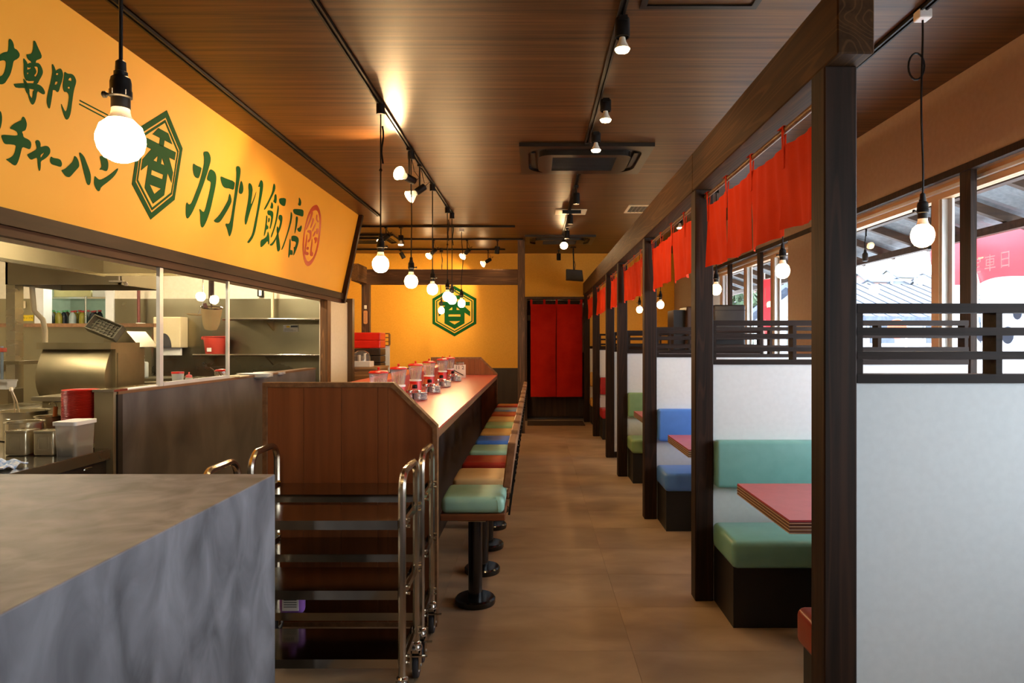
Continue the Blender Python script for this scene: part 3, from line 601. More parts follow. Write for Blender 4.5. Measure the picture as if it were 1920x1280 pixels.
# ------------------------------------------------------------------ counter stools
def make_stool(col):
    t = thing('counter_stool', (0,0,0), 'x', 'stool', 'counter stools')
    obj('base_plate', MB().lathe([(0.105,0),(0.108,0.006),(0.108,0.028),(0.100,0.036),(0.045,0.038)], 28), M['blackgl'], t, smooth=True)
    obj('column', MB().cyl((0,0,0.038),(0,0,0.455), 0.0375, n=20), M['blackgl'], t, smooth=True)
    obj('mount', MB().box(-0.08,0.06,-0.08,0.08,0.455,0.482), M['creampl'], t)
    obj('seat_board', MB().rbox(-0.165,0.167,-0.17,0.17,0.482,0.517,0.004,1), M['edgered'], t)
    cu = obj('seat_cushion', MB().rbox(-0.163,0.163,-0.172,0.172,0.517,0.603,0.030,4), M['v_'+col], t, smooth=True)
    obj('seam', MB().tube([(0.118,-0.165,0.5995),(0.118,0.165,0.5995)], 0.0022, 6).tube([(0.135,-0.173,0.53),(0.128,-0.170,0.585),(0.118,-0.150,0.601)], 0.002, 6), M['v_'+col], cu)
    q = Matrix.Translation((0.172,0,0.62)) @ Matrix.Rotation(math.radians(7), 4, 'Y')
    obj('backrest', MB().rbox(-0.022,0.022,-0.165,0.165,0.03,0.265,0.006,1).rot(q), M['backwood'], t)
    for y in (-0.11, 0.11):
        obj('bracket', MB().box(0.0225,0.033,y-0.018,y+0.018,-0.115,0.17).rot(q), M['black'], t)
    bl = MB()
    for y in (-0.11, 0.11):
        for z in (0.06, 0.13): bl.cyl(tuple(q @ Vector((0.033,y,z))), tuple(q @ Vector((0.038,y,z))), 0.008, n=8)
    obj('bolts', bl, M['blackgl'], t, kind='stuff')
    return t
M['edgered'] = wood('stool_board', (98,52,28), (130,76,42), 'X', 0.4, fine=22, rings=False)
M['backwood'] = wood('stool_back', (116,80,52), (156,112,76), 'Y', 0.5, fine=22, rings=False)
SC_ = ['teal','cream','red','teal','blue','tan','green','tan','orange','greyblue','red']
SL = ['pale teal counter stool nearest the camera', 'cream counter stool directly behind the nearest teal one', 'dark red counter stool, third from the near end of the counter', 'teal counter stool between the dark red and the blue one', 'blue counter stool, fifth from the near end of the counter', 'tan counter stool just beyond the blue one', 'pale green counter stool, seventh from the near end', 'tan counter stool just beyond the pale green one', 'orange red counter stool, third from the far end', 'grey blue counter stool, next to last at the far end', 'dark red counter stool at the far end of the counter']
first = {}
for k, c in enumerate(SC_):
    y = 3.66+0.4945*k
    if c not in first: first[c] = s = make_stool(c); s.location = (-0.317, y, 0); s['label'] = SL[k]
    else: dup(first[c], (-0.317, y, 0), SL[k])
# ------------------------------------------------------------------ foreground grey block
bl = thing('service_block', (-2.0, 1.3, 0), 'large grey troweled mortar counter block in the left foreground', 'counter')
obj('body', MB().rbox(-3.6,-0.8835,0.2,2.328,0,0.9486,0.004,2), M['mortar'], bl)
# ------------------------------------------------------------------ steel trolleys
def make_cart():
    x0, x1, yn, yf = -1.235, -0.492, 0.0, 0.30
    t = thing('serving_trolley', ((x0+x1)/2, 0.15, 0), 'x', 'trolley', 'steel trolleys')
    for x in (x0, x1):
        pts = [(x, yn, 0.155), (x, yn, 0.82)]
        for k in range(1, 8):
            a = PI - PI/2*k/8*1; pts.append((x, yn+0.075+0.075*math.cos(a), 0.835+0.075*math.sin(a)))
        for k in range(0, 8):
            a = PI/2 - PI/2*k/7; pts.append((x, yf-0.075+0.075*math.cos(a), 0.835+0.075*math.sin(a)))
        pts += [(x, yf, 0.82), (x, yf, 0.155)]
        fr = obj('hoop_frame', MB().tube(pts, 0.0145, 8), M['cart'], t, smooth=True)
        bo = MB()
        for z in (0.72, 0.47, 0.21):
            for y in (yn+0.02, yf-0.02):
                bo.cyl((x+0.012, y, z+0.012), (x+0.026, y, z+0.012), 0.007, n=8)
                bo.cyl((x+0.012, y, z-0.012), (x+0.026, y, z-0.012), 0.007, n=8)
        obj('bolts', bo, M['chrome'], fr, kind='stuff')
    for z in (0.70, 0.44, 0.185):
        sh = MB().box(x0+0.016, x1-0.016, yn, yf, z+0.016, z+0.020)
        sh.box(x0+0.016, x1-0.016, yn-0.003, yn+0.001, z, z+0.034).box(x0+0.016, x1-0.016, yf-0.001, yf+0.003, z-0.006, z+0.020)
        sh.box(x0+0.016, x0+0.020, yn, yf, z, z+0.034).box(x1-0.020, x1-0.016, yn, yf, z, z+0.034)
        obj('tray', sh, M['tray'], t)
        for x in (x0, x1): obj('side_rail', MB().box(x-0.006, x+0.006, yn, yf, z+0.0, z+0.026), M['cart'], t)
    for x in (x0, x1):
        for y in (yn, yf):
            c = obj('caster_fork', MB().lathe([(0.017,0.155),(0.022,0.15),(0.022,0.14),(0.026,0.135),(0.026,0.122),(0.02,0.118)], 14, (x, y, 0))
                    .box(x-0.018,x-0.014,y-0.022,y+0.030,0.045,0.122).box(x+0.014,x+0.018,y-0.022,y+0.030,0.045,0.122).box(x-0.018,x+0.018,y-0.022,y+0.03,0.112,0.122).box(x-0.012,x+0.05,y-0.03,y-0.02,0.10,0.106), M['chrome'], t, smooth=True)
            obj('wheel', MB().lathe([(0.03,-0.011),(0.048,-0.011),(0.0505,-0.006),(0.0505,0.006),(0.048,0.011),(0.03,0.011)], 22, (x, y+0.012, 0.0505), (1,0,0)), M['rubber'], c, smooth=True)
            obj('hub', MB().lathe([(0.028,-0.012),(0.028,0.012)], 16, (x, y+0.012, 0.0505), (1,0,0)).cyl((x-0.021,y+0.012,0.0505),(x+0.021,y+0.012,0.0505),0.006,n=8), M['alu'], c, smooth=True)
    return t
c1 = make_cart(); c1['label'] = 'steel three-shelf serving trolley nearer the camera beside the grey block'; loc = c1.location.copy()
c1.location = (loc.x, 2.54+0.15, 0)
dup(c1, (loc.x, 2.975+0.15, 0), 'second steel serving trolley parked behind, against the wooden counter end')
sb = thing('soap_bottle', (-1.065, 3.005, 0.2055), 'purple plastic soap bottle with white label on the rear trolley bottom shelf', 'bottle')
obj('body', MB().rbox(-1.12,-1.01,2.98,3.03,0.2055,0.35,0.022,4), M['purple'], sb, smooth=True)
obj('cap', MB().cyl((-1.065,3.005,0.35),(-1.065,3.005,0.385),0.016), M['purple'], sb, smooth=True)
lb = obj('paper_label', MB().rbox(-1.101,-1.029,2.977,2.9805,0.225,0.322,0.001,1), M['paper'], sb)
mb = MB()
for k in range(6): mb.box(-1.093+0.008*k,-1.089+0.008*k,2.9762,2.9772,0.301,0.313)
for k in range(5): mb.box(-1.093,-1.037,2.9762,2.9772,0.241+0.010*k,0.244+0.010*k)
obj('print', mb, M['ink'], lb)

# ------------------------------------------------------------------ things on the counter
def holder(y, label, n=10):
    x = -0.975
    t = thing('chopstick_holder', (x, y, ZI), label, 'holder', 'chopstick holders on the counter')
    obj('base_cup', MB().lathe([(0.047,0),(0.05,0.004),(0.046,0.105)], 20, (x,y,ZI)), M['redpl'], t, smooth=True)
    obj('collar', MB().lathe([(0.049,0.105),(0.051,0.109),(0.050,0.118),(0.044,0.120)], 20, (x,y,ZI)), M['whitepl'], t, smooth=True)
    obj('clear_cup', MB().lathe([(0.044,0.12),(0.060,0.232),(0.058,0.232),(0.042,0.122)], 20, (x,y,ZI), caps=False), M['cup'], t, smooth=True)
    ld = obj('lid', MB().lathe([(0.0615,0.231),(0.062,0.238),(0.052,0.246),(0.012,0.250)], 20, (x,y,ZI)), M['redpl'], t, smooth=True)
    obj('knob', MB().lathe([(0.006,0.248),(0.006,0.258),(0.010,0.263),(0.007,0.270)], 12, (x,y,ZI)), M['redpl'], ld, smooth=True)
    cs = MB()
    for k in range(n):
        a = R.uniform(0, 6.28); r0 = R.uniform(0.004,0.036); r1 = r0+R.uniform(0.0,0.010); a1 = a+R.uniform(-.3,.3)
        cs.tube([(x+r0*math.cos(a), y+r0*math.sin(a), ZI+0.122), (x+r1*math.cos(a1), y+r1*math.sin(a1), ZI+0.195+R.uniform(-0.012,0.01))], 0.0035, 4)
    obj('chopsticks', cs, M['stickwood'], None, 'bundle of wooden chopsticks inside the '+label.split(' chopstick holder')[0].replace('clear ','')+' clear holder', 'chopsticks', 'chopstick bundles', kind='stuff')
    return x
HY = [4.27, 4.90, 5.60, 6.32, 7.24, 7.86]
HL = ['nearest, only its lid above the wooden panel', 'second, cut by the sloping panel', 'third from the camera', 'fourth from the camera', 'fifth from the camera', 'last, by the white card stand']
for y, l in zip(HY, HL): holder(y, 'clear chopstick holder with red lid, '+l, 16)
bund = [o for o in C.objects if o.name.startswith('chopsticks')]
for o, l in zip(bund, HL): o['label'] = 'wooden chopsticks in the clear holder that is '+l.split(',')[0]
def cond(y, rear):
    xs = -0.90; nm = ['first','second','third','fourth','fifth','sixth'][HY.index(rear)]+' chopstick holder'
    a = thing('sauce_bottle', (xs+0.01, y+0.10, ZI), 'dark sauce bottle with black cap beside the '+nm, 'bottle', 'sauce bottles on the counter')
    obj('body', MB().lathe([(0.024,0),(0.026,0.003),(0.026,0.06),(0.020,0.075),(0.014,0.08)], 14, (xs+0.01,y+0.10,ZI)), M['cup'], a, smooth=True)
    obj('filling', MB().lathe([(0.022,0.003),(0.022,0.045)], 14, (xs+0.01,y+0.10,ZI)), M['ink'], a, smooth=True)
    obj('cap', MB().lathe([(0.018,0.08),(0.019,0.083),(0.019,0.103),(0.014,0.108)], 14, (xs+0.01,y+0.10,ZI)), M['blackgl'], a, smooth=True)
    for q, dx in enumerate((0.0, 0.062)):
        j = thing('spice_jar', (xs+dx-0.01, y-0.02, ZI), ('left' if q == 0 else 'right')+' glass spice jar with metal lid by the '+nm, 'jar', 'spice jars on the counter')
        obj('body', MB().lathe([(0.022,0),(0.026,0.004),(0.026,0.052),(0.022,0.058)], 14, (xs+dx-0.01,y-0.02,ZI)), M['cup'], j, smooth=True)
        obj('lid', MB().lathe([(0.024,0.058),(0.024,0.072),(0.010,0.076)], 14, (xs+dx-0.01,y-0.02,ZI)), M['chrome'], j, smooth=True)
    b = obj('red_dish', MB().prism([[(-0.045,-0.03),(0.045,-0.03),(0.045,0.03),(-0.045,0.03)]], lambda u, v, h: (xs+0.01+u*(0.8+h*3), y+0.30+v*(0.8+h*3), ZI+h), 0, 0.05), M['redpl'], None, 'small red box shaped dish beside the '+nm, 'dish', 'small red dishes on the counter')
    for q in range(6):
        obj('sauce_plate', MB().lathe([(0.018,0),(0.036,0.006),(0.038,0.009),(0.034,0.009),(0.017,0.003)], 18, (xs+0.075,y+0.04,ZI+0.0095*q)), M['paleblue'], None, ('topmost pale' if q == 5 else 'pale')+' small sauce plate in the stack beside the '+nm, 'plate', 'sauce plates by the '+nm, smooth=True)
    st = MB()
    for q in range(3): st.tube([(xs-0.045+0.006*q, y+0.06, ZI+0.003), (xs-0.03+0.012*q, y+0.065, ZI+0.115)], 0.0035, 5)
    obj('muddlers', st, M['orange'], None, 'orange wooden picks standing by the '+nm, 'picks', 'orange picks on the counter', kind='stuff')
M['paleblue'] = mat('pale_china', (206,212,222), (214,220,228), 0.3)
for y, r in ((4.98, 4.90), (5.70, 5.60), (6.42, 6.32), (7.34, 7.24)): cond(y, r)
cs_ = thing('card_stand', (-0.885, 8.1, ZI), 'white card stand with printed numbers at the far end of the counter', 'stand')
obj('card', MB().box(-0.955,-0.815,8.09,8.10,ZI,ZI+0.155), M['paper'], cs_)
obj('clip', MB().rbox(-0.935,-0.835,8.085,8.115,ZI+0.15,ZI+0.19,0.008,2), M['chrome'], cs_)
pc = obj('numbers', text_mesh('11 2', 0.06, lambda x, y, h: (-0.885+x, 8.0895-h, ZI+0.118+y)), M['ink'], cs_)
obj('pen', MB().tube([(-0.955,8.07,ZI+0.09),(-0.84,8.07,ZI+0.03)],0.005,6), M['ink'], None, 'black pen leaning across the white card stand on the counter', 'pen')
# ------------------------------------------------------------------ ceiling tracks and lamps
def track(x0, y0, x1, y1, label):
    t = thing('light_track', ((x0+x1)/2, (y0+y1)/2, ZC-0.02), label, 'track', 'black lighting tracks')
    if abs(x1-x0) < 0.01: m = MB().box(x0-0.017,x0-0.007,y0,y1,ZC-0.022,ZC).box(x0+0.007,x0+0.017,y0,y1,ZC-0.022,ZC).box(x0-0.017,x0+0.017,y0,y1,ZC-0.006,ZC)
    else: m = MB().box(x0,x1,y0-0.017,y0-0.007,ZC-0.022,ZC).box(x0,x1,y0+0.007,y0+0.017,ZC-0.022,ZC).box(x0,x1,y0-0.017,y0+0.017,ZC-0.006,ZC)
    obj('rail', m, M['black'], t)
    e = 0.018
    obj('end_cap', MB().box(x1-e,x1+e,y1-e,y1+e,ZC-0.024,ZC), M['black'], t)
track(-1.92, -1, -1.92, 8.39, 'black ceiling track running along the yellow sign')
track(-1.0, -1, -1.0, 8.3, 'black ceiling track above the counter carrying hanging bulbs')
track(0.41, 0.5, 0.41, 5.3, 'black ceiling track above the aisle in front of the air conditioner')
track(0.41, 6.3, 0.41, 9.88, 'black ceiling track above the aisle behind the air conditioner')
track(1.81, 0, 1.81, 11.6, 'black ceiling track above the booths')
track(-2.37, 9.2, -0.28, 9.2, 'first of three crosswise ceiling tracks before the back wall')
track(-2.12, 10.35, -0.19, 10.35, 'second of three crosswise ceiling tracks before the back wall')
track(-3.0, 11.5, -0.51, 11.5, 'last crosswise ceiling track, closest to the back wall')
def wavy(x, y, z0, z1, amp=0.0, n=14, s=0.0):
    return [(x+amp*math.sin(5*k/n+s)*math.sin(PI*k/n), y+amp*0.5*math.sin(7*k/n+s)*math.sin(PI*k/n), z0+(z1-z0)*k/n) for k in range(n+1)]
def pendant(x, y, zb, label, group, amp=0.0, loop=False, con='black', knob=1, slack=False, big=1.0, glow='bulb'):
    t = thing('pendant_lamp', (x, y, ZC), label, 'lamp', group)
    if con == 'white': obj('ceiling_plug', MB().rbox(x-0.03,x+0.03,y-0.03,y+0.03,ZC-0.055,ZC-0.01,0.006,2), M['whitepl'], t)
    else: obj('ceiling_plug', MB().cyl((x,y,ZC-0.085),(x,y,ZC-0.018),0.028,n=14), M['black'], t, smooth=True)
    zs = zb+0.165
    c = MB().tube(wavy(x, y, ZC-0.05, zs, amp, 16, R.uniform(0,6)), 0.0048, 6)
    if loop:
        pts = [(x-0.028+0.036*math.cos(a), y+0.006*math.sin(a/2), ZC-0.27+0.062*math.sin(a)) for a in [2*PI*k/18 for k in range(18)]]
        c.tube(pts, 0.0048, 6, closed=True)
    if slack:
        c.tube([(x+0.012+0.006*math.sin(k), y, ZC-0.16-0.035*k) for k in range(8)], 0.0055, 6).lathe([(0.003,0),(0.012,0.012),(0.003,0.03)],8,(x,y,ZC-0.46))
    obj('cord', c, M['black'], t, smooth=True)
    so = obj('socket', MB().lathe([(0.007,0.195),(0.012,0.19),(0.013,0.167),(0.016,0.165),(0.016,0.155),(0.022,0.15),(0.0245,0.138),(0.0245,0.12),(0.026,0.118),(0.026,0.103),(0.022,0.10),(0.022,0.074)], 18, (x,y,zb)), M['black'], t, smooth=True)
    obj('switch', MB().cyl((x-knob*0.022,y,zb+0.11),(x-knob*0.034,y,zb+0.11),0.004,n=8).lathe([(0.004,0),(0.008,0.003),(0.008,0.010),(0.004,0.013)],10,(x-knob*0.034,y,zb+0.11),(-knob,0,0)), M['black'], so, smooth=True)
    bu = obj('bulb', MB().lathe([(0.030*big,0.046),(0.047*big,0.030),(0.055*big,0.006),(0.0555*big,-0.008),(0.050*big,-0.030),(0.038*big,-0.047),(0.018*big,-0.057),(0.002,-0.0595)], 24, (x,y,zb)), M[glow], t, smooth=True)
    obj('bulb_neck', MB().lathe([(0.021,0.078),(0.021,0.068),(0.024,0.056),(0.031*big,0.046)], 20, (x,y,zb)), M['neck'], bu, smooth=True)
    return t, so
g1 = 'bulbs hanging above the counter'
t, so = pendant(-1.03, 1.70, 1.905, 'large glowing globe bulb on a black cord hanging before the sign at left', g1)
obj('sticker', MB().prism([[(-0.006,0),(0.022,0),(0.022,0.012),(-0.006,0.012)]], lambda u, v, h: (-1.03+u, 1.70-math.sqrt(max(0, 0.0262**2-u*u))-h, 2.010+v), 0.0, 0.0006), M['paper'], so)
PCL = [(-1.0,4.44,1.906,'glowing bulb straight left of the counter row, lowest and nearest of the back cluster',1,True), (-1.0,5.54,1.89,'second glowing bulb of the row above the counter',0.004,False), (-1.0,6.70,1.916,'third glowing bulb of the row above the counter',0.0,False), (-1.0,7.85,1.92,'glowing bulb touching its right neighbour in front of the emblem',0.0,True), (-0.99,8.2,1.905,'glowing bulb just right of the middle of the emblem top',0.0,True)]
for x, y, z, l, a, sl in PCL: pendant(x, y, z, l, g1, 0.0 if a == 1 else a, slack=sl, big=0.96, knob=-1)
pendant(-1.0, 9.37, 1.925, 'glowing bulb on a thin wavy cord before the right of the emblem', g1, 0.02, con='white', big=0.9)
pendant(-1.54, 11.3, 1.915, 'farthest small glowing bulb before the left of the emblem', g1, 0.02, slack=True, big=0.9)
g2 = 'bulbs hanging in the booths'
for x, y, z, l, lp, cn in [(1.82,3.2,1.90,'glowing bulb on a looped cord with white plug by the right window',True,'white'),(1.80,4.95,1.915,'glowing bulb hanging below the nearest red curtain at right',False,'black'),(1.81,6.8,1.92,'glowing bulb partly behind the second post beside the window',False,'black'),(1.81,9.8,1.93,'glowing bulb against the yellow wall right of the third post',False,'black'),(1.74,11.3,1.93,'small farthest booth bulb left of the third post',False,'black')]:
    pendant(x, y, z, l, g2, 0.008, loop=lp, con=cn, big=0.92, glow='bulb2')
def spot(pos, aim, power, angle, blend=0.5):
    d = bpy.data.lights.new('lamp_light', 'SPOT'); d.energy = power; d.color = WARM; d.spot_size = math.radians(angle); d.spot_blend = blend; d.shadow_soft_size = 0.03
    o = bpy.data.objects.new('lamp_light', d); o.location = pos; o.rotation_euler = Vector(aim).to_track_quat('-Z', 'Y').to_euler(); C.objects.link(o)
def flood(x, y, zt, aim, label, power=FLOODW, drop=0.16, angle=110, r=0.056):
    """reflector flood: arm from the track, black holder, clear reflector bulb with glowing face"""
    a = Vector(aim).normalized(); t = thing('flood_lamp', (x, y, zt), label, 'lamp', 'reflector flood lamps')
    pv = Vector((x, y, zt-drop)); c = pv
    obj('mount', MB().box(x-0.016,x+0.016,y-0.03,y+0.03,zt-0.04,zt-0.018), M['black'], t)
    obj('arm', MB().tube([(x,y,zt-0.03),(x,y,zt-drop)], 0.007, 6), M['black'], t)
    obj('holder', MB().lathe([(0.018,-0.06),(0.030,-0.055),(0.032,0.03),(0.028,0.045)], 16, c, a), M['black'], t, smooth=True)
    cup = obj('reflector', MB().lathe([(0.022,0.045),(0.030,0.065),(r*0.85,0.095),(r,0.118)], 20, c, a, caps=False), M['cup'], t, smooth=True)
    obj('glowing_face', MB().lathe([(r*0.98,0.117),(r*0.9,0.124),(r*0.5,0.13),(0.004,0.132)], 20, c, a), M['flood'], cup, smooth=True)
    obj('lead', MB().tube([tuple(c - a*0.055), tuple(c - a*0.075+Vector((0.03,0,0.03))), tuple(c+Vector((0.04,0,0.06))), (x+0.01,y,zt-0.05)], 0.003, 5), M['black'], t)
    spot(c + a*0.142, a, power, angle)
flood(-1.0, 2.42, ZC, (-0.6,-0.5,-0.5), 'reflector flood lamp cut off by the top edge of the picture', drop=0.20, power=FLOODW*0.9, angle=110)
flood(-1.0, 5.45, ZC, (-0.5,-0.75,0.16), 'bright flood lamp on the counter track facing the camera', drop=0.26, power=FLOODW*1.3)
flood(-1.0, 5.95, ZC, (-0.65,-0.35,-0.55), 'clear reflector flood lamp just behind the bright one on the counter track', drop=0.24)
flood(-2.0, 9.2, ZC, (-0.7,0.3,-0.5), 'flood lamp on the first cross track left above the big bulbs', drop=0.16)
flood(-1.53, 10.35, ZC, (-0.75,0.5,-0.55), 'flood lamp on the second cross track above the third counter bulb', drop=0.2)
flood(-1.02, 10.35, ZC, (-0.7,0.5,-0.6), 'flood lamp on the second cross track right of the hanging cluster', drop=0.2)
flood(-0.78, 11.5, ZC, (-0.8,0.3,-0.45), 'flood lamp on the last cross track in front of the yellow wall', drop=0.2)
flood(0.42, 9.80, ZC, (0.0,-0.85,-0.5), 'round flood lamp facing down the aisle before the rear air conditioner', drop=0.14, power=FLOODW*0.25)
def downlight(x, y, zt, label, lit=True, stem=0.06, tilt=(0,0,-1), glow='flood', bulb=False, L=0.11, power=DOWNW):
    t = thing('track_spotlight', (x, y, zt), label, 'lamp', 'small cylinder spotlights'); a = Vector(tilt).normalized()
    c = Vector((x, y, zt-0.02-stem))
    obj('stem', MB().tube([(x,y,zt-0.01),tuple(c)], 0.008, 6).box(x-0.02,x+0.02,y-0.04,y+0.04,zt-0.04,zt-0.018), M['black'], t)
    h = obj('can', MB().lathe([(0.034,0),(0.036,0.004),(0.036,L),(0.031,L),(0.031,L-0.012)], 18, c, a), M['black'], t, smooth=True)
    if bulb:
        b = obj('lamp_bulb', MB().lathe([(0.014,L),(0.018,L+0.02),(0.034,L+0.05),(0.036,L+0.055)], 16, c, a), M['neck'], t, smooth=True)
        obj('glowing_face', MB().lathe([(0.036,L+0.055),(0.030,L+0.066),(0.004,L+0.070)], 16, c, a), M['flood'], b, smooth=True)
        spot(c + a*(L+0.08), a, power, 120)
    elif lit:
        obj('glowing_face', MB().lathe([(0.030,L-0.012),(0.004,L-0.011)], 16, c, a), M['flood'], h, smooth=True)
        spot(c + a*(L+0.01), a, power, 80)
downlight(0.42, 3.26, ZC, 'lit spotlight bulb at the top of the aisle track', bulb=True, stem=0.0, L=0.09)
downlight(0.455, 4.36, ZC, 'lit spotlight bulb, second on the front aisle track', bulb=True, stem=0.0, L=0.07)
downlight(0.455, 5.05, ZC, 'lit spotlight bulb right in front of the air conditioner', bulb=True, stem=0.0, L=0.07)
downlight(0.415, 6.77, ZC, 'black cylinder spotlight just behind the air conditioner', stem=0.07)
downlight(0.427, 8.15, ZC, 'black cylinder spotlight hanging at the small ceiling plate', stem=0.03)
downlight(0.445, 9.3, ZC, 'black cylinder spotlight before the round aisle flood lamp', stem=0.03)
downlight(0.41, 11.5, ZC, 'black cylinder spotlight near the back wall left of the loudspeaker', stem=0.06, lit=False)
downlight(-1.80, 9.2, ZC, 'small lit spotlight bulb on the first cross track', bulb=True, stem=0.11, L=0.07)
downlight(-2.25, 11.5, ZC, 'tilted cylinder spotlight on the last cross track at left', stem=0.04, tilt=(0.45,0.25,-0.9))
downlight(-0.56, 10.35, ZC, 'tilted cylinder spotlight at the right end of the second cross track', stem=0.1, tilt=(-0.1,0.2,-1))
downlight(1.81, 8.5, ZC, 'small lit spotlight bulb on the booth track above the second red curtain', bulb=True, stem=0.0, L=0.07, power=DOWNW*0.5)
# ------------------------------------------------------------------ ceiling fittings
def rrect(x0, x1, y0, y1, r, n=6):
    l = []
    for cx, cy, a0 in ((x1-r,y1-r,0),(x0+r,y1-r,PI/2),(x0+r,y0+r,PI),(x1-r,y0+r,1.5*PI)):
        for k in range(n+1): a = a0+PI/2*k/n; l.append((cx+r*math.cos(a), cy+r*math.sin(a)))
    return l
def aircon(x0, x1, y0, y1, label):
    t = thing('air_conditioner', ((x0+x1)/2,(y0+y1)/2,ZC), label, 'air conditioner', 'ceiling air conditioners')
    up = lambda x, y, h: (x, y, ZC-0.002-h)
    obj('outer_panel', MB().prism([[(x0,y0),(x1,y0),(x1,y1),(x0,y1)], rrect(x0+0.07,x1-0.07,y0+0.07,y1-0.07,0.16)], up, 0, 0.03), M['acgrey'], t)
    obj('air_slot', MB().prism([rrect(x0+0.07,x1-0.07,y0+0.07,y1-0.07,0.16)], up, 0, 0.008), M['blackbox'], t)
    for a in (x0+0.095, x1-0.13): obj('louver', MB().box(a,a+0.035,y0+0.22,y1-0.22,ZC-0.026,ZC-0.016), M['black'], t)
    for a in (y0+0.095, y1-0.13): obj('louver', MB().box(x0+0.22,x1-0.22,a,a+0.035,ZC-0.026,ZC-0.016), M['black'], t)
    obj('centre_panel', MB().prism([rrect(x0+0.155,x1-0.155,y0+0.155,y1-0.155,0.1), [(x0+0.27,y0+0.23),(x0+0.27,y1-0.23),(x1-0.27,y1-0.23),(x1-0.27,y0+0.23)]], up, 0.0, 0.055), M['acgrey'], t)
    obj('grille', MB().box(x0+0.27,x1-0.27,y0+0.23,y1-0.23,ZC-0.05,ZC-0.04), M['blackbox'], t)
    gs = MB(); n = 16
    for k in range(n): a = y0+0.24+(y1-y0-0.48)*k/(n-1); gs.box(x0+0.27,x1-0.27,a-0.003,a+0.003,ZC-0.055,ZC-0.049)
    obj('grille_slats', gs, M['blackbox'], t, kind='stuff')
aircon(-0.12, 0.945, 5.35, 6.24, 'large brown ceiling cassette air conditioner above the aisle')
aircon(-0.14, 0.90, 9.98, 10.8, 'smaller looking rear ceiling air conditioner before the back wall')
aircon(-3.1, -2.05, 9.9, 10.75, 'dark ceiling air conditioner at far left behind the sign end')
hx0, hx1, hy0, hy1 = 0.49, 1.035, 2.6, 3.19
obj('ceiling_hatch', MB().prism([[(hx0,hy0),(hx1,hy0),(hx1,hy1),(hx0,hy1)],[(hx0+0.03,hy0+0.03),(hx1-0.03,hy0+0.03),(hx1-0.03,hy1-0.03),(hx0+0.03,hy1-0.03)]], lambda x, y, h: (x, y, ZC-0.001-h), 0, 0.008), M['black'], None, 'dark frame of a square ceiling hatch at the top edge', 'hatch')
pl = thing('ceiling_plate', (0.44, 8.1, ZC), 'small pale ceiling plate with a black bar on the aisle track', 'plate')
obj('plate', MB().box(0.25,0.62,8.05,8.35,ZC-0.012,ZC), M['creampl'], pl); obj('bar', MB().box(0.33,0.55,8.04,8.07,ZC-0.05,ZC-0.012), M['black'], pl)
v = thing('air_vent', (1.2, 8.1, ZC), 'small slotted air vent in the ceiling left of the beam', 'vent')
obj('frame', MB().prism([[(1.08,7.8),(1.5,7.8),(1.5,8.25),(1.08,8.25)],[(1.11,7.84),(1.47,7.84),(1.47,8.21),(1.11,8.21)]], lambda x, y, h: (x, y, ZC-h), 0, 0.01), M['creampl'], v)
obj('backing', MB().box(1.1,1.48,7.83,8.22,ZC-0.003,ZC), M['blackbox'], v)
for k in range(7): obj('slat', MB().box(1.15+0.045*k,1.16+0.045*k,7.84,8.21,ZC-0.009,ZC-0.003), M['acgrey'], v)
sp = thing('loudspeaker', (0.66, 11.2, 2.40), 'black loudspeaker hung from the ceiling above the red door curtain', 'speaker')
obj('cabinet', MB().prism([[(-0.14,-0.08),(0.14,-0.10),(0.12,0.07),(-0.14,0.09)]], lambda u, w, h: (0.66+u, 11.2+h, 2.49+w), -0.08, 0.10), M['blackbox'], sp)
obj('front_grille', MB().prism([[(-0.125,-0.065),(0.125,-0.085),(0.107,0.058),(-0.125,0.075)]], lambda u, w, h: (0.66+u, 11.2+h, 2.49+w), -0.088, -0.079), M['rubber'], sp)
obj('bracket', MB().tube([(0.65,11.25,2.57),(0.64,11.25,ZC-0.01)],0.012,8).lathe([(0.05,0),(0.05,0.015)],16,(0.64,11.25,ZC-0.02)).tube([(0.66,11.25,2.56),(0.68,11.25,2.66),(0.65,11.25,2.74)],0.004,5), M['black'], sp, smooth=True)
# ------------------------------------------------------------------ kitchen: serving wall, screen, worktop
sw = thing('serving_wall', (-2.455, 5.7, 0), 'dark grey low wall between dining room and open kitchen with steel end', 'counter')
obj('body', MB().box(-2.51,-2.40,3.93,7.49,0,1.095), M['wallgrey'], sw)
obj('top_edge', MB().box(-2.515,-2.395,3.93,7.49,1.095,1.112), M['trim'], sw)
obj('steel_end', MB().box(-2.515,-2.405,3.90,3.93,0,1.118), M['hoodsteel'], sw)
obj('steel_cap', MB().box(-2.52,-2.395,3.89,4.02,1.112,1.125), M['chrome'], sw)
obj('corner_strip', MB().box(-2.405,-2.394,3.925,3.97,0,1.095), M['blackbox'], sw)
obj('inner_ledge', MB().box(-2.95,-2.51,4.0,7.49,1.05,1.075), M['steel'], sw)
obj('white_runner', MB().rbox(-2.47,-2.42,3.98,4.42,1.112,1.120,0.002,1), M['whitepl'], None, 'white plastic strip lying on the low grey wall before the glass screen', 'strip')
gl = thing('glass_screen', (-2.42, 4.9, 1.112), 'glass spit screen in white frame on the low kitchen wall', 'screen')
obj('post', MB().box(-2.432,-2.408,4.39,4.43,1.112,1.878), M['alu'], gl)
obj('post', MB().box(-2.43,-2.41,5.37,5.40,1.112,1.878), M['alu'], gl)
obj('bottom_rail', MB().box(-2.435,-2.405,4.43,5.37,1.112,1.135), M['alu'], gl)
obj('pane', MB().box(-2.422,-2.418,4.43,5.37,1.135,1.875), M['glass'], gl)
wt = thing('steel_worktop', (-2.95, 3.5, 0), 'polished steel kitchen worktop with dark front at left', 'worktop')
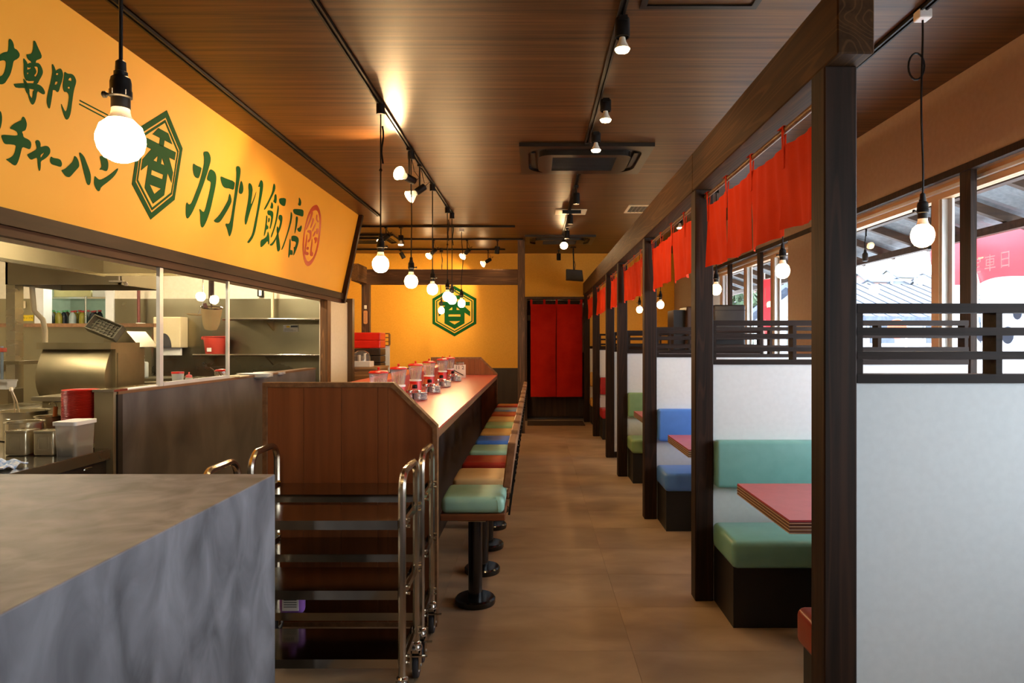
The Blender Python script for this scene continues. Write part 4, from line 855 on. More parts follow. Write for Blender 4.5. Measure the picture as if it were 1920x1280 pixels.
obj('top', MB().box(-3.5,-2.42,2.4,3.895,0.765,0.79).box(-3.5,-2.53,3.895,4.7,0.765,0.79), M['chrome'], wt)
obj('front_lip', MB().box(-2.43,-2.418,2.4,3.895,0.73,0.788), M['steel'], wt)
obj('apron', MB().box(-3.5,-2.44,2.42,3.89,0.0,0.765), mat('dark_steel_front', (58,54,48), (70,66,58), 0.4, metal=0.5), wt)
lt = obj('latch', MB().rbox(-2.442,-2.425,3.68,3.75,0.70,0.715,0.004,1), M['chrome'], wt)
def can(x, y, s, h, label):
    t = thing('square_tin', (x, y, 0.79), label, 'tin', 'square steel tins')
    obj('body', MB().rbox(x-s/2,x+s/2,y-s/2,y+s/2,0.79,0.79+h,0.012,3), M['potsteel'], t, smooth=True)
    obj('rim', MB().prism([rrect(x-s/2-0.003,x+s/2+0.003,y-s/2-0.003,y+s/2+0.003,0.014), rrect(x-s/2+0.003,x+s/2-0.003,y-s/2+0.003,y+s/2-0.003,0.012)], lambda u, v, h_: (u, v, 0.79+h_), h-0.006, h+0.003), M['potsteel'], t)
    obj('embossed_panel', MB().prism([rrect(x-s*0.28,x+s*0.28,0.82,0.82+h*0.6,0.012), rrect(x-s*0.22,x+s*0.22,0.828,0.812+h*0.6,0.01)], lambda u, v, h_: (u, y-s/2-h_, v), 0.0, 0.002), M['potsteel'], t)
can(-2.765, 3.69, 0.115, 0.132, 'left square steel tin on the worktop with an embossed panel')
can(-2.617, 3.69, 0.11, 0.13, 'right square steel tin on the worktop beside the clear box')
def pot(x, y, r, z1, label, name='steel_pot'):
    t = thing(name, (x, y, 0.79), label, 'pot', 'round steel pots')
    h = z1-0.79
    obj('body', MB().lathe([(r*0.94,0),(r,0.006),(r,h),(r+0.008,h+0.003),(r+0.008,h+0.008),(r-0.004,h+0.006),(r-0.004,0.02),(r*0.5,0.012),(0.001,0.012)], 28, (x,y,0.79)), M['potsteel'], t, smooth=True)
    obj('measure_marks', MB().prism([rrect(-0.018,0.018,0.05,h-0.03,0.006), rrect(-0.014,0.014,0.054,h-0.034,0.005)], lambda u, v, h_: (x+u, y-math.sqrt(r*r-u*u)-h_, 0.79+v), 0.0, 0.0015), M['potsteel'], t)
pot(-3.19, 4.27, 0.130, 0.962, 'widest round steel pot on the worktop holding tongs')
pot(-2.86, 3.83, 0.088, 0.945, 'middle round steel pot behind the square tins')
pot(-2.925, 4.12, 0.074, 0.945, 'narrow round steel pot holding a wooden handled ladle')
tg = MB().tube([(-3.24,4.27,0.81),(-3.215,4.22,1.03),(-3.22,4.2,1.10)],0.0045,6).tube([(-3.19,4.27,0.81),(-3.20,4.22,1.03),(-3.215,4.2,1.10)],0.0045,6)
tg.lathe([(0.010,0),(0.012,0.012),(0.008,0.024)],10,(-3.218,4.2,1.095))
obj('tongs', tg, M['brass'], None, 'metal tongs standing in the widest steel pot', 'tongs', smooth=True)
ld = thing('ladle', (-2.90,4.11,0.81), 'hooked ladle with wooden handle leaning in the narrow steel pot', 'ladle')
obj('handle', MB().tube([(-2.905,4.12,0.81),(-2.868,4.09,1.01)],0.012,8), M['orange'], ld, smooth=True)
obj('hook', MB().tube([(-2.868,4.09,1.01)]+[(-2.886+0.02*math.cos(a),4.09,1.015+0.024*math.sin(a)) for a in [0.2+2.6*k/8 for k in range(9)]],0.0038,6), M['potsteel'], ld, smooth=True)
bx = thing('storage_box', (-2.49,3.70,0.79), 'translucent plastic box with white lid on the worktop', 'box')
obj('body', MB().prism([rrect(-2.55,-2.435,3.62,3.79,0.016)], lambda u, v, h: (-2.4925+(u+2.4925)*(0.92+h*0.5), 3.705+(v-3.705)*(0.92+h*0.5), 0.79+h), 0.0, 0.165), M['frost'], bx, smooth=False)
obj('contents', MB().rbox(-2.54,-2.445,3.635,3.775,0.794,0.84,0.012,2), mat('dark_contents', (70,70,62), (92,90,80), 0.8), bx, smooth=True)
obj('lid', MB().prism([rrect(-2.558,-2.427,3.612,3.798,0.018)], lambda u, v, h: (u, v, 0.79+h), 0.163, 0.183), M['whitepl'], bx)
bw = obj('bowl', MB().lathe([(0.052,0),(0.055,0.003),(0.071,0.025),(0.083,0.050),(0.0945,0.0555),(0.0955,0.0575),(0.0945,0.0590),(0.0825,0.0545),(0.0695,0.0255),(0.052,0.0036),(0.001,0.0036)], 28, (-2.625,3.95,0.79)), M['redbowl'], None, 'red plastic bowl in the tall nested stack beside the steel wall end', 'bowl', 'red bowls stacked on the worktop', smooth=True)
for k in range(1, 37): dup(bw, bw.location + Vector((R.uniform(-.0003,.0003), 0, 0.0076*k)), 'topmost red plastic bowl of the tall nested stack beside the steel wall end' if k == 36 else None)
def rumple(u, v):
    return (-2.66+0.17*u, 3.20+0.16*v, 0.8045+0.022*abs(math.sin(7*u+3*v))*math.sin(PI*u)**.5*math.sin(PI*v)**.5+0.012*math.sin(11*v)*math.sin(PI*v)), (0,0,1)
obj('cleaning_cloth', MB().sheet(rumple, 14, 14, 0.006), M['skyblue'], None, 'crumpled blue and white cloth on the edge of the steel worktop', 'cloth', smooth=True)
obj('plastic_bag', MB().lathe([(0.05,0),(0.085,0.03),(0.09,0.10),(0.06,0.17),(0.02,0.2),(0.03,0.22)], 16, (-2.53,2.98,0.79)), M['frost'], None, 'pale translucent bag at the left picture edge on the worktop', 'bag', smooth=True)
# big steel cooker with curved hood
ck = thing('gyoza_cooker', (-3.47,5.3,0.9), 'large worn steel cooker with curved front lid in the kitchen', 'cooker')
cx0, cx1, cy0, cy1, cz0, cz1 = -3.75, -3.19, 5.14, 5.52, 0.9, 1.392
obj('body', MB().box(cx0,cx1,cy0+0.06,cy1,cz0,cz1-0.05), M['steeldark'], ck)
obj('top', MB().prism([[(cx0,cy0),(cx1,cy0),(cx1,cy1),(cx0,cy1)]], lambda x, y, h: (x, y, h), cz1-0.05, cz1), M['steeldark'], ck)
lid = []
for k in range(11):
    u = k/10; lid.append((cy0+0.055-0.10*math.sin(PI*min(1, u*1.02))**0.8*(0.6+0.4*u), cz1-0.055-(cz1-0.055-cz0-0.04)*u))
lid += [(cy0+0.06, cz0+0.03), (cy0+0.06, cz1-0.055)]
obj('curved_lid', MB().prism([lid], lambda y, z, h: (h, y, z), cx0+0.01, cx1-0.03), M['steeldark'], ck, smooth=True)
obj('lid_handle', MB().rbox(cx0+0.16,cx0+0.42,cy0-0.085,cy0-0.04,cz0+0.05,cz0+0.085,0.008,2), M['black'], ck)
obj('side_panel', MB().box(cx1,cx1+0.006,cy0+0.08,cy1-0.03,cz0+0.05,cz1-0.08), M['steeldark'], ck)
obj('base', MB().box(cx0-0.02,cx1+0.02,cy0-0.05,cy1+0.05,0.86,0.9), M['steel'], ck)
obj('stove_counter', MB().box(-4.52,-3.05,4.9,5.98,0,0.86), M['steelwall'], None, 'steel stove counter under the curved cooker', 'counter')
cr = thing('plastic_crate', (-3.46,5.36,1.394), 'grey brown slotted plastic crate tipped on top of the cooker', 'crate')
q = Matrix.Translation((-3.36,5.40,1.41)) @ Matrix.Rotation(math.radians(-28), 4, 'Y') @ Matrix.Rotation(math.radians(38), 4, 'X')
cb = MB().box(-0.15,0.15,-0.08,0.08,0,0.008).box(-0.15,0.15,-0.08,-0.072,0,0.09).box(-0.15,0.15,0.072,0.08,0,0.09).box(-0.15,-0.142,-0.08,0.08,0,0.09).box(0.142,0.15,-0.08,0.08,0,0.09)
for k in range(5): cb.box(-0.15,0.15,-0.06+0.03*k-0.003,-0.06+0.03*k+0.003,0.006,0.03)
for k in range(7): cb.box(-0.12+0.04*k-0.003,-0.12+0.04*k+0.003,-0.08,0.08,0.006,0.03)
q2 = Matrix.Translation((-3.38,5.40,1.488)) @ Matrix.Rotation(math.radians(22), 4, 'Y') @ Matrix.Rotation(math.radians(62), 4, 'X')
obj('basket', cb.rot(q2 @ Matrix.Scale(0.8, 4)), M['conc'], cr)
obj('chute', MB().prism([[(-3.56,0.861),(-3.37,0.861),(-3.37,1.345),(-3.25,1.355),(-3.36,1.485),(-3.52,1.485),(-3.56,1.36)]], lambda x, z, h: (x, h, z), 5.62, 5.9), M['steeldark'], None, 'angled steel chute behind the cooker', 'chute')
# canopies
hd = thing('cooker_hood', (-3.2,5.5,1.92), 'brown steel canopy band running along and across the kitchen ceiling', 'hood')
obj('side_skirt', MB().box(-3.50,-3.46,2.6,5.5,1.925,2.16), M['hoodsteel'], hd)
obj('cross_skirt', MB().box(-3.50,-2.57,5.48,5.52,1.93,2.16), M['hoodsteel'], hd)
obj('lip', MB().box(-3.50,-2.57,5.465,5.48,1.925,1.945).box(-3.46,-3.445,2.6,5.48,1.92,1.942), M['steel'], hd)
obj('roof_panel', MB().box(-4.6,-2.57,2.6,5.52,2.16,2.19), M['steel'], hd)
h2 = thing('exhaust_hood', (-4.1,6.35,1.9), 'wide shiny steel exhaust hood over the back stoves', 'hood')
obj('box', MB().box(-4.65,-4.63,6.0,6.7,1.9,2.2).box(-3.66,-3.64,6.0,6.7,1.9,2.2).box(-4.65,-3.64,6.0,6.02,1.9,2.2).box(-4.65,-3.64,6.68,6.7,1.9,2.2).box(-4.65,-3.64,6.0,6.7,2.12,2.14), M['hoodsteel'], h2)
obj('filter', MB().box(-4.63,-3.66,6.02,6.68,1.99,2.0), M['blackbox'], h2)
st = obj('spray_arm', MB().tube([(-3.62,5.95,2.05),(-3.62,5.95,1.93)],0.008,8).rbox(-3.70,-3.58,5.93,5.97,1.915,1.93,0.003,1).lathe([(0.014,0),(0.018,0.02),(0.008,0.035)],10,(-3.56,5.95,1.885)), M['brass'], None, 'small brass sprinkler fitting under the steel canopy', 'sprinkler', smooth=True)
obj('steel_column', MB().box(-4.66,-4.58,6.02,6.12,0.86,1.9), M['steel'], None, 'vertical steel column at the left end of the exhaust hood', 'column')
obj('drain_pipe', MB().tube([(-4.60,6.25,1.9),(-4.58,6.25,1.68),(-4.50,6.25,1.60),(-4.48,6.25,1.5),(-4.48,6.25,0.9)],0.022,10), M['creampl'], None, 'bent beige pipe beside the steel column', 'pipe', smooth=True)
lw = thing('pass_wall', (-5.0,7.6,0), 'grey steel low wall with tan cap below the bottle shelf opening', 'wall')
obj('panel', MB().box(-6.6,-4.25,7.58,7.62,0,1.56), M['steelwall'], lw); obj('cap', MB().box(-6.6,-4.2,7.54,7.66,1.56,1.60), M['trim'], lw)
sh = thing('wall_shelf', (-4.8,6.0,1.20), 'narrow brown steel shelf at the left edge of the kitchen', 'shelf')
obj('board', MB().box(-5.2,-4.455,5.9,6.15,1.20,1.23), M['steeldark'], sh); obj('bracket', MB().prism([[(-4.9,1.2),(-4.6,1.2),(-4.9,1.02)]], lambda x, z, h: (x, h, z), 6.05, 6.07), M['steeldark'], sh)
obj('white_basket', MB().prism([rrect(-0.12,0.12,-0.06,0.06,0.01), rrect(-0.113,0.113,-0.053,0.053,0.008)], lambda u, v, h: (-4.69+u*(0.9+h*1.5), 5.98+v, 0.985+h), 0, 0.075).box(-4.78,-4.6,5.93,6.03,0.985,0.99), M['whitepl'], None, 'small white slotted basket under the narrow kitchen shelf', 'basket')
obj('prop_block', MB().box(-4.85,-4.55,5.9,6.08,0.86,0.985), M['steeldark'], None, 'dark steel block under the white basket', 'block')
br = thing('squeegee', (-4.57,5.86,1.06), 'blue grey squeegee with red top hung beside the white basket', 'squeegee')
obj('blade', MB().box(-4.68,-4.44,5.85,5.87,1.06,1.075), M['alu'], br); obj('handle', MB().tube([(-4.57,5.86,1.075),(-4.57,5.86,1.36)],0.012,8), mat('grey_blue_grip',(120,136,150),(130,146,160),0.5), br, smooth=True)
obj('grip_top', MB().rbox(-4.60,-4.54,5.84,5.88,1.31,1.345,0.004,1), mat('salmon_plastic',(196,86,62),(204,94,70),0.5), br)
# bottles seen through the opening
rk = thing('chrome_rack', (-5.35,8.95,0), 'chrome shelf rack in the storeroom behind the bottles', 'rack')
for x in (-5.75,-5.02):
    for y in (8.75,9.25): obj('rack_post', MB().cyl((x,y,0),(x,y,1.98),0.014,n=10), M['chrome'], rk, smooth=True)
for z in (1.599,1.949): obj('rack_shelf', MB().box(-6.35,-5.0,8.75,9.25,z,z+0.02), M['chrome'], rk)
def bottle(x, y, capc, liq, hh, label, grp):
    t = thing('drink_bottle', (x,y,1.62), label, 'bottle', grp)
    obj('body', MB().lathe([(0.036,0),(0.042,0.004),(0.042,hh*0.55),(0.040,hh*0.6),(0.030,hh*0.78),(0.014,hh*0.88),(0.014,hh*0.93)], 14, (x,y,1.62)), liq, t, smooth=True)
    obj('cap', MB().lathe([(0.021,hh*0.9),(0.021,hh)], 12, (x,y,1.62)), capc, t, smooth=True)
capg = mat('green_cap',(110,190,120),(120,200,130),0.5); capr = mat('red_cap',(196,50,44),(204,60,52),0.5)
LQ = {'dark': mat('dark_liquid',(30,34,40),(40,44,52),0.2), 'clear': mat('clear_liquid',(170,180,176),(186,194,190),0.2), 'gold': mat('gold_liquid',(150,136,40),(164,150,52),0.2), 'brown': mat('brown_liquid',(60,44,30),(70,54,38),0.2)}
BT = [(92,'g','dark'),(97,'g','clear'),(101,'g','gold'),(110,'g','gold'),(120,'g','dark'),(126,'g','brown'),(136,'r','clear'),(141,'r','gold'),(150,'r','gold'),(155,'r','gold'),(158,'r','brown'),(165,'r','clear'),(174,'r','dark'),(178,'r','dark'),(187,'r','dark')]
nth = {}
for k, (px, cc, lq) in enumerate(BT):
    y = 8.83 + 0.11*(k % 3); key = (cc, lq); nth[key] = nth.get(key, 0)+1
    cn = 'green' if cc == 'g' else 'red'; w_ = ['first','second','third','fourth'][nth[key]-1]
    bottle(PX(px, y), y, capg if cc == 'g' else capr, LQ[lq], 0.175+0.01*(k % 3), '%s %s bottle with %s cap from the left on the storeroom shelf' % (w_, {'dark':'dark','clear':'clear','gold':'golden','brown':'brown'}[lq], cn), 'bottles on the storeroom shelf')
obj('cardboard_box', MB().rbox(-6.2,-5.72,8.8,9.2,1.971,2.11,0.005,1), mat('pale_carton',(206,196,140),(214,204,150),0.7), None, 'pale yellow carton on top of the storeroom rack', 'box')
obj('white_carton', MB().rbox(-5.70,-5.28,8.8,9.2,1.971,2.08,0.005,1), M['whitepl'], None, 'white carton on top of the storeroom rack right of the yellow one', 'box')
lbn = thing('mop_label', (PX(52.5,8.38),8.38,1.66), 'yellow label with black Japanese writing on the dark kitchen wall', 'label')
lx, lz = PX(52.5,8.38), PZ(596,8.38)
obj('plate', MB().box(lx-0.06,lx+0.06,8.38,8.389,lz-0.036,lz+0.036), M['yellowlab'], lbn)
obj('writing', text_mesh('モップ大', 0.032, lambda x, y, h: (lx+x, 8.3795-h, lz+y)), M['ink'], lbn)
obj('wall_socket', MB().rbox(PX(39,8.38),PX(48,8.38),8.35,8.389,PZ(578,8.38),PZ(564,8.38),0.008,2), M['creampl'], None, 'cream wall socket above the yellow label', 'socket')
# far kitchen wall fittings
obj('red_pipe', MB().cyl((PX(260,8.3),8.3,0),(PX(260,8.3),8.3,2.05),0.018), mat('maroon_pipe',(96,40,30),(104,46,36),0.5), None, 'dark red vertical pipe on the steel kitchen wall', 'pipe', smooth=True)
obj('pipe_clip', MB().rbox(PX(256,8.26),PX(268,8.26),8.24,8.32,PZ(611,8.26),PZ(605,8.26),0.004,1), M['whitepl'], None, 'white clip around the dark red pipe', 'clip')
obj('white_pipe', MB().cyl((PX(511,8.3),8.3,1.69),(PX(511,8.3),8.3,2.5),0.018), M['creampl'], None, 'cream vertical pipe above the upper steel shelf', 'pipe', smooth=True)
th = thing('wall_thermostat', (PX(490,8.38),8.38,PZ(557,8.38)), 'small black and white wall controller on the cream kitchen wall', 'controller')
obj('case', MB().rbox(PX(484,8.38),PX(494,8.38),8.35,8.399,PZ(556,8.38),PZ(532,8.38),0.004,1), M['black'], th); obj('face', MB().box(PX(487.5,8.38),PX(492.5,8.38),8.345,8.352,PZ(554.5,8.38),PZ(534,8.38)), M['whitepl'], th)
for z, x0, l in ((PZ(597,8.1), 418, 'upper steel wall shelf in the kitchen'), (PZ(664,8.05), 362, 'lower steel wall shelf in the kitchen holding the red bucket')):
    y0 = 8.05; s_ = thing('steel_shelf', (-3,8.2,z-0.02), l, 'shelf', 'steel wall shelves')
    obj('board', MB().box(PX(x0,y0),-2.53,y0,8.39,z-0.02,z), M['steel'], s_)
    obj('front_lip', MB().cyl((PX(x0,y0),y0-0.004,z-0.009),(-2.53,y0-0.004,z-0.009),0.014,n=12), M['chrome'], s_, smooth=True)
    obj('bracket', MB().prism([[(8.39,z-0.02),(8.12,z-0.02),(8.39,z-0.14)]], lambda y, zz, h: (h, y, zz), PX(500,8.2), PX(503,8.2)), M['steeldark'], s_)
sk = thing('notice_sticker', (PX(545,8.385),8.38,PZ(622,8.38)), 'small printed notice on the steel wall between the shelves', 'notice')
obj('sheet', MB().box(PX(531,8.38),PX(559,8.38),8.384,8.389,PZ(622,8.38),PZ(609,8.38)), M['paper'], sk)
mb = MB().box(PX(545,8.38),PX(558,8.38),8.382,8.384,PZ(613.5,8.38),PZ(610,8.38))
for k in range(3): mb.box(PX(533,8.38),PX(543,8.38)+0.04*k,8.382,8.384,PZ(616+2*k,8.38)-0.003,PZ(616+2*k,8.38)+0.001)
obj('print', mb, M['ink'], sk); obj('yellow_mark', MB().box(PX(537,8.38),PX(543,8.38),8.382,8.384,PZ(614,8.38),PZ(610.5,8.38)), M['yellowlab'], sk)
bk = thing('bucket', (PX(403.5,8.15),8.2,1.25), 'red plastic bucket with a white label on the lower steel shelf', 'bucket')
bxx = PX(403.5,8.2); bz = PZ(664,8.05)+0.001
obj('body', MB().lathe([(0.105,0),(0.108,0.004),(0.130,0.20),(0.140,0.205),(0.140,0.213),(0.126,0.213),(0.102,0.01),(0.001,0.01)], 26, (bxx,8.2,bz)), mat('bucket_red',(216,70,54),(224,80,62),0.45), bk, smooth=True)
obj('paper_label', MB().prism([[(-0.035,0.03),(0.02,0.03),(0.02,0.075),(-0.035,0.075)]], lambda u, v, h: (bxx-0.01+u, 8.2-math.sqrt(0.118**2-u*u)-0.002-h, bz+v), 0, 0.001), M['paper'], bk)
obj('spout', MB().rbox(bxx-0.155,bxx-0.125,8.17,8.23,bz+0.17,bz+0.21,0.006,1), bpy.data.materials['bucket_red'], bk)
pt = thing('towel_dispenser', (PX(315,8.3),8.3,1.33), 'cream paper towel dispenser with dark arched window on the kitchen wall', 'dispenser')
a0, a1, zb_, zt_ = PX(291,8.25), PX(342,8.25), PZ(652,8.25), PZ(594,8.25)
obj('case', MB().rbox(a0,a1,8.2,8.389,zb_,zt_,0.012,2), M['creampl'], pt)
arc = [((a0+a1)/2-0.09+0.0, zb_+0.005)]+[((a0+a1)/2-0.03+0.09*math.cos(a), zb_+0.005+0.17*math.sin(a)) for a in [PI-PI*k/12 for k in range(13)]]
obj('window', MB().prism([arc[1:]], lambda x, z, h: (x, 8.2-h, z), 0.0, 0.004), M['rubber'], pt)
obj('paper_towel', MB().box(a0+0.08,a1-0.02,8.24,8.28,zb_-0.09,zb_+0.01), M['paper'], pt)
def pump(x, y, z, c, label):
    t = thing('pump_bottle', (x,y,z), label, 'bottle')
    obj('body', MB().rbox(x-0.045,x+0.045,y-0.035,y+0.035,z,z+0.17,0.015,3), M['frost2'], t, smooth=True)
    obj('pump', MB().cyl((x,y,z+0.17),(x,y,z+0.2),0.016).cyl((x,y,z+0.2),(x,y,z+0.225),0.006).rbox(x-0.035,x+0.014,y-0.01,y+0.01,z+0.222,z+0.236,0.003,1), c, t, smooth=True)
    obj('paper_label', MB().box(x-0.012,x+0.03,y-0.037,y-0.0352,z+0.03,z+0.12), M['paper'], t)
M['frost2'] = mat('pale_bottle', (176,178,166), (186,188,176), 0.35)
obj('back_counter', MB().box(-4.2,-3.0,7.0,7.5,0,1.02), M['steelwall'], None, 'low steel counter in the kitchen corner under the pump bottles', 'counter')
pump(PX(268,7.1), 7.1, 1.02, M['whitepl'], 'pale pump bottle with white nozzle behind the cooker')
pump(PX(261,7.22), 7.24, 1.02, M['redpl'], 'pale pump bottle with red nozzle beside the white one')
obj('stock_pot', MB().lathe([(0.11,0),(0.115,0.005),(0.115,0.14),(0.122,0.145),(0.122,0.15),(0.11,0.148)], 22, (PX(290,6.6),6.6,0.86)), M['steeldark'], None, 'dark steel stock pot beside the pump bottles', 'pot', smooth=True)
obj('pot_stand', MB().box(-4.0,-3.4,6.62,6.9,0,0.85), M['steelwall'], None, 'low steel stand below the kitchen canopy', 'stand')
# noodle strainers hung under the canopy
sn = thing('noodle_strainer', (-2.56,5.40,1.45), 'deep mesh noodle strainer with dark wooden handle hanging behind the glass', 'strainer')
obj('handle', MB().tube([(-2.565,5.42,1.93),(-2.56,5.41,1.70)],0.020,10), M['doorwood'], sn, smooth=True)
obj('shank', MB().tube([(-2.56,5.41,1.70),(-2.555,5.40,1.665)],0.006,6), M['chrome'], sn)
mesh_m = milky('wire_mesh', (222,192,140), 0.55)
obj('mesh_basket', MB().lathe([(0.078,0.185),(0.070,0.12),(0.060,0.05),(0.045,0.012),(0.001,0.0)], 24, (-2.56,5.40,1.485), (0.12,-0.16,1), caps=False), mesh_m, sn, smooth=True)
obj('rim', MB().tube([tuple(Vector((-2.56,5.40,1.485)) + (lambda ax, u, w: ax*0.185+(u*math.cos(a)+w*math.sin(a))*0.079)(Vector((0.12,-0.16,1)).normalized(), Vector((0.12,-0.16,1)).normalized().orthogonal().normalized(), Vector((0.12,-0.16,1)).normalized().cross(Vector((0.12,-0.16,1)).normalized().orthogonal().normalized()))) for a in [2*PI*k/24 for k in range(24)]], 0.005, 6, closed=True), M['chrome'], sn, smooth=True)
obj('whisk_handle', MB().tube([(-2.60,5.38,1.70),(-2.57,5.39,1.60)],0.014,8), mat('plum_handle',(96,56,48),(104,64,56),0.5), None, 'short dark wooden handle sticking out of the mesh strainer', 'handle', smooth=True)
fs = thing('flat_skimmer', (-2.68,5.42,1.60), 'flat wire skimmer hanging left of the mesh strainer', 'skimmer')
obj('bowl', MB().lathe([(0.06,0.012),(0.04,0.004),(0.001,0.0)], 20, (-2.69,5.40,1.605), (0.1,-0.1,1), caps=False), mesh_m, fs, smooth=True)
obj('stem', MB().tube([(-2.66,5.40,1.615),(-2.64,5.43,1.70),(-2.64,5.44,1.93)],0.004,6), M['chrome'], fs, smooth=True)
# items on the ledge behind the low wall
def plate(px, y, w, z, label, g):
    x = PX(px, y); mb = MB().lathe([(w*0.55,0),(w*0.58,0.001),(w*0.98,0.018),(w,0.022),(w*0.97,0.0215),(w*0.58,0.005),(0.001,0.005)], 30)
    mb.v = [(x+v[0], y+v[1]*0.72, z+v[2]) for v in mb.v]
    return obj('oval_plate', mb, M['whitepl'], None, label, 'plate', g, smooth=True)
for k in range(3): plate(478, 5.95, 0.155, 1.077+0.012*k, ['lowest','middle','topmost'][k]+' white oval plate in the nearer stack on the kitchen ledge', 'oval plates in the nearer stack')
for k in range(2): plate(505, 6.45, 0.15, 1.077+0.012*k, ['lower','upper'][k]+' white oval plate in the farther stack on the kitchen ledge', 'oval plates in the farther stack')
obj('paper_slip', MB().rbox(PX(430,5.55),PX(455,5.55),5.5,5.68,1.112,1.122,0.002,1), M['creampl'], None, 'small pale tray on the low grey wall beside the plates', 'tray')
cu_ = thing('measuring_cup', (-2.56,4.9,1.075), 'clear plastic cup with red rim behind the glass screen', 'cup')
obj('body', MB().lathe([(0.030,0),(0.042,0.10),(0.040,0.10),(0.028,0.004)], 18, (-2.56,4.9,1.075), caps=True), M['frost2'], cu_, smooth=True); obj('rim', MB().lathe([(0.042,0.095),(0.042,0.108)], 18, (-2.56,4.9,1.075)), M['redpl'], cu_, smooth=True)
sq = thing('squeeze_bottle', (-2.545,5.03,1.075), 'small squeeze bottle with red cap behind the glass screen', 'bottle')
obj('body', MB().lathe([(0.024,0),(0.025,0.003),(0.025,0.055),(0.018,0.062)], 16, (-2.545,5.03,1.075)), M['frost2'], sq, smooth=True); obj('cap', MB().lathe([(0.022,0.060),(0.020,0.078),(0.006,0.082),(0.005,0.10)], 14, (-2.545,5.03,1.075)), mat('salmon_cap',(206,90,80),(214,98,88),0.5), sq, smooth=True)
sp_ = thing('sauce_pot', (-2.57,5.6,1.075), 'small steel sauce pot with red lid and ladle by the glass post', 'pot')
obj('body', MB().lathe([(0.05,0),(0.052,0.004),(0.052,0.08),(0.055,0.083)], 18, (-2.57,5.6,1.075)), M['chrome'], sp_, smooth=True); obj('lid', MB().lathe([(0.054,0.083),(0.04,0.096),(0.01,0.1)], 18, (-2.57,5.6,1.075)), M['redpl'], sp_, smooth=True)
obj('ladle_handle', MB().tube([(-2.59,5.58,1.15),(-2.64,5.56,1.19)],0.004,6), M['chrome'], sp_)
# unseen kitchen tubes; the canopy pair is added to brighten hood, cooker and worktop
M['tubeglow2'] = emit('canopy_tube_glow', (1.0, 0.86, 0.62), TUBE*0.55)
for x, y, l in ((-3.05,4.1,'added front canopy'),(-4.15,3.9,'added left canopy'),(-3.35,7.4,'rear'),(-5.2,6.9,'far left')):
    t = thing('tube_light', (x,y,2.5), 'unseen fluorescent tube light in the kitchen, %s one' % l, 'lamp', 'kitchen tube lights')
    zt = 2.16 if 'canopy' in l else 2.5
    obj('housing', MB().box(x-0.07,x+0.07,y-0.6,y+0.6,zt-0.04,zt-0.001), M['whitepl'], t); obj('tube', MB().cyl((x,y-0.57,zt-0.06),(x,y+0.57,zt-0.06),0.016), M['tubeglow2' if 'canopy' in l else 'tubeglow'], t, smooth=True)
t = thing('tube_light', (-5.5,9.4,2.6), 'fluorescent tube light on the storeroom ceiling', 'lamp', 'kitchen tube lights')
obj('housing', MB().box(-5.57,-5.43,8.9,9.9,2.56,2.598), M['whitepl'], t); obj('tube', MB().cyl((-5.5,8.93,2.54),(-5.5,9.87,2.54),0.016), emit('cool_tube_glow',(0.85,1.0,0.86),TUBE*1.4), t, smooth=True)
# ------------------------------------------------------------------ back-left corner
cbn = thing('wooden_cabinet', (-2.27,9.35,0), 'light wooden cabinet at the back left beside the white pier', 'cabinet')
obj('body', MB().box(-2.46,-2.08,9.05,9.7,0,1.03), wood('cabinet_wood',(136,98,64),(176,134,92),'X',0.5,fine=16), cbn); obj('top', MB().box(-2.47,-2.07,9.03,9.72,1.03,1.06), wood('cabinet_top',(150,112,76),(186,146,104),'X',0.45,fine=16), cbn)
obj('door', MB().box(-2.40,-2.10,9.035,9.05,0.06,0.98), bpy.data.materials['cabinet_wood'], cbn)
dm = thing('covered_tray', (-2.33,9.2,1.06), 'white tray with clear domed cover on the wooden cabinet', 'tray')
obj('tray', MB().rbox(-2.45,-2.19,9.1,9.32,1.06,1.135,0.006,1), M['whitepl'], dm)
obj('dome', MB().lathe([(0.12,0),(0.118,0.06),(0.10,0.11),(0.05,0.14),(0.001,0.145)], 22, (-2.335,9.21,1.135), caps=False), M['cup'], dm, smooth=True)
obj('utensils', MB().cyl((-2.36,9.2,1.136),(-2.36,9.2,1.22),0.02).cyl((-2.29,9.22,1.136),(-2.29,9.22,1.24),0.016), M['brass'], dm, smooth=True)
for k in range(2):
    obj('red_tray', MB().rbox(-2.66,-2.235,9.9,10.25,1.301+0.115*k,1.4155+0.115*k,0.012,2), M['redpl'], None, ['red plastic bus tray lower of two on the dark stack','red plastic bus tray on the very top of the stack'][k], 'tray', 'red bus trays')
for k in range(5):
    obj('black_tray', MB().rbox(-2.64,-2.235,9.9,10.25,0.78+0.104*k if k else 0.62,0.88+0.104*k if k else 0.88,0.01,2), M['dark'], None, ['lowest tall dark brown bus tray on the stand','second dark brown bus tray from the bottom of the stack','middle dark brown bus tray of the stack','dark brown bus tray second below the red ones','dark brown bus tray directly under the red ones'][k], 'tray', 'dark bus trays')
obj('tray_stand', MB().box(-2.64,-2.235,9.9,10.25,0,0.619), M['dark'], None, 'dark stand carrying the stack of bus trays', 'stand')
lp = thing('lattice_partition', (-2.33,10.4,0), 'low white half wall with small dark lattice at the back left', 'partition')
lx0, lx1 = PX(690,10.42), PX(729.5,10.42)
obj('white_board', MB().box(lx0,lx1,10.42,10.48,0.93,1.34), M['white'], lp); obj('base_board', MB().box(lx0,lx1,10.42,10.48,0,0.93), M['dark'], lp)
for z in (1.34,1.40,1.46,1.52): obj('rail', MB().box(lx0,lx1,10.41,10.49,z-0.008,z+0.008), M['trim'], lp)
for k in range(4): xx = lx0+(lx1-lx0)*k/3; obj('upright', MB().box(xx-0.008,xx+0.008,10.412,10.488,1.348,1.512), M['trim'], lp)
